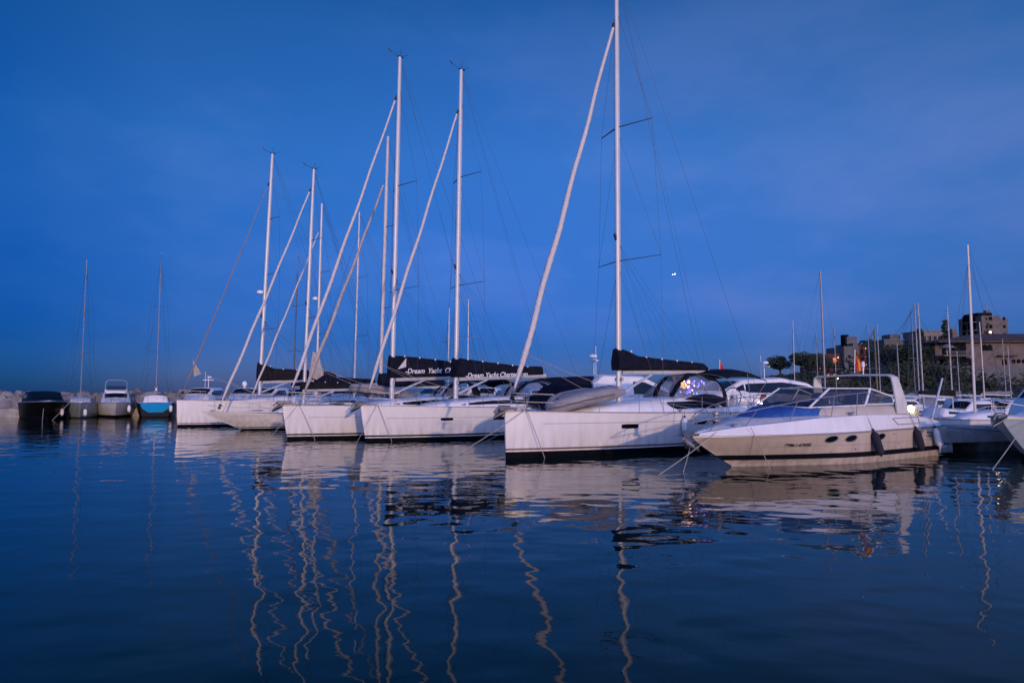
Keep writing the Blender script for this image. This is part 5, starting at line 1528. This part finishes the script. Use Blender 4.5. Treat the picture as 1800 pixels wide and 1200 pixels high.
TREES = [('pine_tree', 'dark pine on the slope between the red hotel and the long white house', 1582, 138, 5.4, 2.6, 'umbrella'),
         ('pine_tree', 'dark pine behind the long white house, left of the cypress', 1600, 134, 6.4, 2.4, 'umbrella'),
         ('pine_tree', 'dark spreading pine at the left end of the villa terrace', 1648, 116, 4.6, 2.4, 'umbrella'),
         ('pine_tree', 'round headed umbrella pine standing alone, leftmost tree on the shore', 1373, 165, 6.9, 2.7, 'umbrella'),
         ('pine_tree', 'broad dark umbrella pine next to the lone leftmost one', 1412, 160, 7.4, 2.8, 'umbrella'),
         ('pine_tree', 'low spreading pine between the broad pine and the red hotel', 1434, 158, 6.6, 2.9, 'umbrella'),
         ('pine_tree', 'dark pine touching the left corner of the red hotel', 1444, 170, 6.4, 2.8, 'umbrella'),
         ('cypress_tree', 'dense dark cypress left of the tiered conifer', 1619, 128, 9.2, 2.5, 'cypress'),
         ('conifer_tree', 'tall dark tiered conifer left of the villa roof', 1664, 132, 10.6, 2.5, 'tier'),
         ('cypress_tree', 'narrow dark cypress in front of the tower block', 1738, 150, 12.3, 1.3, 'cypress'),
         ('cypress_tree', 'small thin cypress standing on the villa roofline left of the tower', 1702, 128, 10.6, 0.7, 'cypress'),
         ('shrub_tree', 'bushy dark tree below the pale house terrace', 1565, 118, 5.6, 3.0, 'umbrella'),
         ('shrub_tree', 'wide dark tree hiding the foot of the cypress', 1605, 112, 6.0, 3.2, 'umbrella')]
for i, (nm, lb, px, Y, hg, cr, k) in enumerate(TREES):
    crown_tree(nm, lb, at(px, Y), Y, hg, cr, k, 40 + i)
def palm(label, px, Y, hgt):
    x = at(px, Y); z = land_z(x, Y); rn = random.Random(11)
    o = empty('palm_tree', (x, Y, z)); tag(o, label, 'tree', 'trees on the shore')
    MB().tube([(0, 0, 0), (0.1, 0, hgt * 0.5), (-0.1, 0, hgt)], [0.22, 0.15, 0.17], 8).build('trunk', 'bark', o)
    f = MB()
    for k in range(34):
        a = rn.random() * 6.28; up = rn.uniform(-0.25, 1.35); ln = rn.uniform(1.3, 1.9)
        pts = []
        for i in range(7):
            t = i / 6; pts.append(Vector((-0.1 + ln * t * math.cos(a) * (1 - 0.12 * t), ln * t * math.sin(a) * (1 - 0.12 * t), hgt + ln * (up * t * 0.7 - 0.75 * t * t))))
        sd = Vector((-math.sin(a), math.cos(a), 0))
        for i in range(6):
            p, q = pts[i], pts[i + 1]; w = 0.34 * math.sin(math.pi * min(1, (i + 0.8) / 6.5))
            for s in (-1, 1):
                f.poly([p, q, q + sd * s * w + Vector((0, 0, -0.22)), p + sd * s * w * 0.9 + Vector((0, 0, -0.2))])
    f.build('crown', 'palm', o, sharp=180)
palm('single tall palm tree rising behind the red hotel roof', 1525, 150, 8.1)

# ---- buildings
def openings(parent, name, rects, m, fx, normal_out, frame=None):
    """rects (u0,u1,z0,z1) on a facade; fx(u, z, out) gives the point"""
    for (u0, u1, z0, z1) in rects:
        w = MB()
        w.rings([[fx(u0, z0, 0.01), fx(u1, z0, 0.01), fx(u1, z1, 0.01), fx(u0, z1, 0.01)], [fx(u0, z0, 0.05), fx(u1, z0, 0.05), fx(u1, z1, 0.05), fx(u0, z1, 0.05)]])
        w.build(name, m, parent, sharp=20)
def arch_opening(parent, fx, u, z0, w, hgt, m='dark_open', name='arched_window'):
    mb = MB(); pts = [(u - w / 2, z0), (u + w / 2, z0)]
    for k in range(9):
        a = math.pi * k / 8; pts.append((u + w / 2 * math.cos(a), z0 + hgt - w / 2 + w / 2 * math.sin(a)))
    mb.rings([[fx(a, b, 0.01) for a, b in pts], [fx(a, b, 0.06) for a, b in pts]])
    return mb.build(name, m, parent, sharp=30)
def hotel():
    Y = 210; x0 = at(1436, Y); x1 = at(1562, Y); z0 = 1.2
    o = empty('hotel', ((x0 + x1) / 2, Y, z0)); tag(o, 'long red hotel with lit balconies and a pale grey stair block at its middle', 'hotel')
    W = x1 - x0; hz = [(0, 12.8), (W * 0.34, 13.5)]
    def seg(u0, u1, z1, d0, m, nm):
        MB().box(u0 + (u1 - u0) / 2 - W / 2, d0 + 6, z1 / 2, u1 - u0, 12, z1).build(nm, m, o, sharp=20)
    seg(0, W * 0.36, 13.0, 0.4, 'brick', 'wing')
    seg(W * 0.36, W * 0.56, 15.2, -1.2, 'stucco_g', 'stair_block')
    seg(W * 0.5, W * 0.58, 16.2, -0.6, 'stucco_g', 'stair_block')
    seg(W * 0.58, W, 16.0, 0.6, 'brick', 'wing')
    MB().box(W * 0.55 - W / 2, 4, 17.2, 3.2, 4, 2.4).build('roof_plant_room', 'stucco_g', o, sharp=20)
    MB().box(W * 0.49 - W / 2, 4, 17.4, 1.6, 2, 3.4).build('water_tank', 'dark_open', o, sharp=20)
    rn = random.Random(2)
    for u0, u1, zt in ((0.4, W * 0.34, 12.2), (W * 0.6, W - 0.5, 15.0)):
        for fl in range(5):
            z = zt - 1.9 - fl * 2.5
            if z < 0.5: break
            MB().box((u0 + u1) / 2 - W / 2, -0.2, z - 0.35, u1 - u0, 1.1, 0.18).build('balcony', 'brick', o, sharp=20)
            u = u0 + 0.6
            while u < u1 - 1.4:
                lit = rn.random()
                MB().box(u + 0.5 - W / 2, 0.38 if u0 < 1 else 0.58, z + 0.6, 1.0, 0.06, 1.6).build('window', 'win_lit' if lit > 0.88 else ('win_dim' if lit > 0.62 else 'dark_open'), o, sharp=20)
                if rn.random() > 0.55: MB().ell((u + 1.3 - W / 2, -0.3, z + 1.5), (0.16, 0.16, 0.16), 8, 5).build('balcony_lamp', 'balcony_glow', o)
                u += 2.1
    for k in range(4):
        MB().box(W * 0.43 - W / 2, -1.22, 3 + k * 3, 0.6, 0.06, 1.0).build('window', 'dark_open', o, sharp=20)
        MB().box(W * 0.51 - W / 2, -1.22, 3.4 + k * 3, 0.6, 0.06, 1.0).build('window', 'dark_open', o, sharp=20)
hotel()
def block_house(label, px0, px1, Y, z1, dz, m, wins, seed, name='house', roof=None):
    x0, x1 = at(px0, Y), at(px1, Y); W = x1 - x0; zb = land_z((x0 + x1) / 2, Y) - 0.5
    o = empty(name, ((x0 + x1) / 2, Y, zb)); tag(o, label, name.replace('_', ' '))
    H = z1 - zb
    MB().box(0, 4, H / 2, W, 8, H).build('walls', m, o, sharp=20)
    MB().box(0, 4, H + 0.12, W + 0.5, 8.5, 0.24).build('roof_slab', 'stucco_w', o, sharp=20)
    rn = random.Random(seed)
    for r in range(wins[1]):
        for k in range(wins[0]):
            u = -W / 2 + W * (k + 0.5) / wins[0]; z = H - 1.9 - r * 2.7
            if z < 0.8: continue
            ww = min(1.3, W / wins[0] * 0.5)
            wd = MB().box(u, -0.03, z, ww, 0.07, 1.4).build('window', 'win_dim' if rn.random() > 0.8 else 'dark_open', o, sharp=20)
            fr = MB()
            for sx in (-1, 1): fr.box(u + sx * (ww / 2 + 0.06), -0.05, z, 0.11, 0.12, 1.62)
            fr.box(u, -0.05, z + 0.76, ww, 0.12, 0.1); fr.box(u, -0.08, z - 0.76, ww, 0.2, 0.1); fr.box(u, -0.07, z, 0.06, 0.05, 1.4)
            fr.build('frame', 'stucco_w', wd, sharp=20)
    return o, W, H
block_house('pale flat roofed house below the palm with deep dark terrace openings', 1558, 1612, 142, 11.0, 0, 'stucco', (4, 2), 4)
o_, W_, H_ = block_house('second pale terraced house higher behind the first one', 1556, 1592, 175, 15.6, 0, 'stucco_g', (4, 2), 5)
MB().box(0.8, 3, H_ + 0.9, W_ * 0.5, 4, 1.5).build('roof_terrace', 'stucco_g', o_, sharp=20)
block_house('long low white house with dark arcade between cypress and pale house', 1596, 1646, 118, 8.6, 0, 'stucco_w', (5, 1), 6)
block_house('pale stepped house between the cypress and the tiered conifer', 1622, 1660, 170, 17.5, 0, 'stucco_w', (4, 3), 7)
def tower():
    Y = 250; x0, x1 = at(1716, Y), at(1778, Y); zb = land_z((x0 + x1) / 2, Y) - 1
    o = empty('tower_block', ((x0 + x1) / 2, Y, zb)); tag(o, 'tall concrete apartment tower with stacked balconies behind the villa roof', 'apartment tower')
    W = x1 - x0; H = 30.5 - zb
    MB().box(W * 0.02, 7, H / 2, W * 0.55, 13, H).build('tower_walls', 'stucco', o, sharp=20)
    MB().box(W * 0.39, 6.2, H / 2 - 0.5, W * 0.23, 11, H - 1).build('stair_tower', 'stucco_g', o, sharp=20)
    MB().box(-W * 0.02, 7, H + 0.7, W * 0.42, 8, 1.4).build('roof_storey', 'dark_open', o, sharp=20)
    MB().box(W * 0.2, 6, H + 1.3, 1.6, 1.6, 2.6).build('lift_housing', 'stucco_g', o, sharp=20)
    MB().tube([(W * 0.2, 6, H + 2.5), (W * 0.2, 6, H + 5)], 0.12, 5).build('aerial', 'alu_dark', o)
    for k in range(8):
        z = H - 2.2 - k * 3.0
        if z < 1: break
        MB().box(-W * 0.36, 5.5, z, W * 0.24, 7, 0.3).build('balcony', 'stucco_g', o, sharp=20)
        MB().box(-W * 0.30, 6.5, z + 1.5, W * 0.12, 5.5, 2.4).build('balcony_recess', 'dark_open', o, sharp=20)
        MB().box(W * 0.0, 0.46, z + 1.2, 1.2, 0.1, 1.3).build('window', 'dark_open', o, sharp=20)
        MB().box(W * 0.4, 0.66, z + 1.2, 0.9, 0.1, 1.1).build('window', 'dark_open', o, sharp=20)
tower()
def villa():
    Y = 108; x0 = at(1656, Y); xm = at(1700, Y); x1 = at(1830, Y) + 8
    o = empty('stone_villa', ((xm + x1) / 2, Y, 2)); tag(o, 'large stone villa with hipped tile roof and arched windows above a retaining wall', 'villa')
    ox = (xm + x1) / 2
    X = lambda x: x - ox
    zt = 8.1; zbs = 4.4     # relative to z=2
    MB().box((X(xm) + X(x1)) / 2, 5.5, zt / 2, x1 - xm, 11, zt).build('main_wall', 'stucco', o, sharp=20)
    MB().box((X(x0) + X(xm)) / 2 + 0.1, 6.4, zt / 2 - 0.1, xm - x0 - 0.2, 9, zt - 0.2).build('side_wing', 'stucco', o, sharp=20)
    MB().box((X(x0) + X(x1)) / 2, -1.0, 1.2, x1 - x0 + 3, 1.6, 6.2).build('retaining_wall', 'stucco_g', o, sharp=20)
    r = MB()
    def hip(a, b, y0, y1, z0, z1):
        m = (y1 - y0) / 2
        q = [(a, y0, z0), (b, y0, z0), (b, y1, z0), (a, y1, z0)]; t = [(a + m * 1.6, y0 + m, z1), (b - m * 0.8, y0 + m, z1)]
        r.poly([q[0], q[1], t[1], t[0]]); r.poly([q[2], q[3], t[0], t[1]]); r.poly([q[3], q[0], t[0]]); r.poly([q[1], q[2], t[1]])
        r.poly([(x, y, z - 0.25) for x, y, z in q])
        for i in range(4):
            a_, b_ = q[i], q[(i + 1) % 4]; r.poly([a_, b_, (b_[0], b_[1], b_[2] - 0.25), (a_[0], a_[1], a_[2] - 0.25)])
    hip(X(x0) - 0.9, X(x1) + 1, -0.9, 12, zt + 0.26, zt + 1.9)
    r.build('roof', 'tile', o, sharp=20)
    MB().box(X(at(1704, Y)), 3.5, zt + 1.6, 0.8, 0.8, 1.8).build('chimney', 'stucco', o, sharp=20)
    fx = lambda u, z, out: (X(u), -out, z)
    fw = lambda u, z, out: (X(u), 1.9 - out, z)
    zz = lambda py: 2.2 + (690 - py) * Y / 1200 - 2
    arch_opening(o, fx, at(1732, Y), zz(616), 0.9, 0.95)
    arch_opening(o, fx, at(1741, Y), zz(616), 0.9, 0.95)
    for px in (1782, 1791, 1800): 
        m_ = MB(); m_.rings([[fx(at(px, Y) + 0.33 * math.cos(a * math.pi / 8), zz(635) + 0.33 * math.sin(a * math.pi / 8), q) for a in range(16)] for q in (0.01, 0.06)]); m_.build('round_window', 'dark_open', o, sharp=30)
    arch_opening(o, fx, at(1766, Y), zz(641), 0.75, 0.95)
    arch_opening(o, fx, at(1702, Y), zz(643), 1.3, 1.3)
    for px, w_, h_ in ((1676, 1.0, 1.5), (1687, 1.2, 1.6)):
        openings(o, 'window', [(at(px, Y) - w_ / 2, at(px, Y) + w_ / 2, zz(622), zz(622) + h_)], 'dark_open', fw, 1)
    for px in (1664, 1672): arch_opening(o, fw, at(px, Y), zz(645), 1.6, 1.4)
    MB().box(X(at(1675, Y)), 0.2, zz(626), 4.2, 3.2, 0.18).build('terrace_slab', 'stucco_g', o, sharp=20)
    bl = MB()
    for k in range(15): bl.box(X(at(1658, Y) + k * 0.26), -1.25, zz(622), 0.09, 0.09, 0.6)
    bl.box(X(at(1675, Y)), -1.25, zz(618.5), 4.0, 0.14, 0.1); bl.build('balustrade', 'stucco', o, sharp=20)
    MB().box(X(at(1769, Y)), -0.45, zz(625.5), 2.7, 0.9, 0.2).build('awning', 'tile', o, sharp=20)
villa()
o = empty('parasol', (at(1666, 106.5), 106.5, 8.0)); tag(o, 'pale parasol open on the villa terrace', 'parasol')
MB().lathe([(1.2, 1.15), (0.8, 1.5), (0.3, 1.7), (0.02, 1.78)], (0, 0, 0), 10).build('parasol_canopy', 'stucco_w', o)
MB().tube([(0, 0, 0), (0, 0, 1.7)], 0.03, 6).build('parasol_pole', 'white', o)
def lamp_post(label, px, py, Y, m):
    x = at(px, Y); z = 2.2 + (690 - py) * Y / 1200; g = max(0, land_z(x, Y))
    o = empty('street_lamp', (x, Y, g)); tag(o, label, 'street lamp', 'street lamps along the shore')
    MB().tube([(0, 0, 0), (0, 0, z - g)], 0.05, 6).build('post', 'alu_dark', o)
    MB().ell((0, 0, z - g + 0.12), (0.17, 0.17, 0.17), 10, 6).build('lamp_globe', m, o)
lamp_post('cool white street lamp under the broad pine', 1402, 672, 110, 'lamp_green')
lamp_post('small cool street lamp just left of the motorboat radar arch', 1435, 678, 112, 'lamp_green')
lamp_post('warm street lamp low between the two cool ones', 1424, 680, 108, 'lamp_warm')
lamp_post('white street lamp seen just above the radar arch bar', 1473.5, 667, 104, 'lamp_warm')
lamp_post('warm lamp glowing on the villa roof edge below the tower', 1744, 585, 118, 'lamp_warm')
lamp_post('warm lamp under the dark hedge by the white arcade house', 1617, 641, 112, 'lamp_warm')
# quayside kiosk with lit windows seen under the radar arch
o = empty('quayside_kiosk', (at(1462, 104), 104, 1.2)); tag(o, 'quayside kiosk with two glowing yellow windows seen through the radar arch', 'kiosk')
MB().box(0, 1.5, 1.4, 5.2, 3, 2.8).build('walls', 'stucco_g', o, sharp=20)
MB().box(0, 1.4, 2.9, 5.8, 3.6, 0.2).build('roof', 'tile', o, sharp=20)
for u in (-0.55, 0.85): MB().box(u - 0.3, -0.04, 1.35, 0.62, 0.08, 0.5).build('lit_window', 'lamp_warm', o, sharp=20)

# ---- aeroplane with landing lights, far off
o = empty('aeroplane', (1500, 6280, 1096)); tag(o, 'tiny aeroplane with bright landing lights in the sky right of the tall mast', 'aeroplane')
o.rotation_euler = (0, 0, R(12))
MB().tube([(0, -17, 0), (0, -14, 0.3), (0, 12, 0.3), (0, 18, 1.2)], [0.6, 1.9, 1.9, 0.4], 10).build('fuselage', 'white', o)
MB().rings([[(-16, 5, 1.0), (-16, 7, 1.0), (-16, 7, 1.2), (-16, 5, 1.2)], [(0, -4, -0.8), (0, 3, -0.8), (0, 3, -0.2), (0, -4, -0.2)], [(16, 5, 1.0), (16, 7, 1.0), (16, 7, 1.2), (16, 5, 1.2)]]).build('wing', 'white', o)
MB().rings([[(-0.2, 12, 1.5), (-0.2, 17, 1.5), (0.2, 17, 1.5), (0.2, 12, 1.5)], [(-0.1, 16, 7), (-0.1, 18.5, 7), (0.1, 18.5, 7), (0.1, 16, 7)]]).build('tail_fin', 'white', o)
for x, r in ((-11, 2.6), (11, 5.0)):
    MB().ell((x, -9, 1.0 + x * 0.3), (r, 3, r * 0.8), 10, 6).build('landing_light', 'land_light', o)
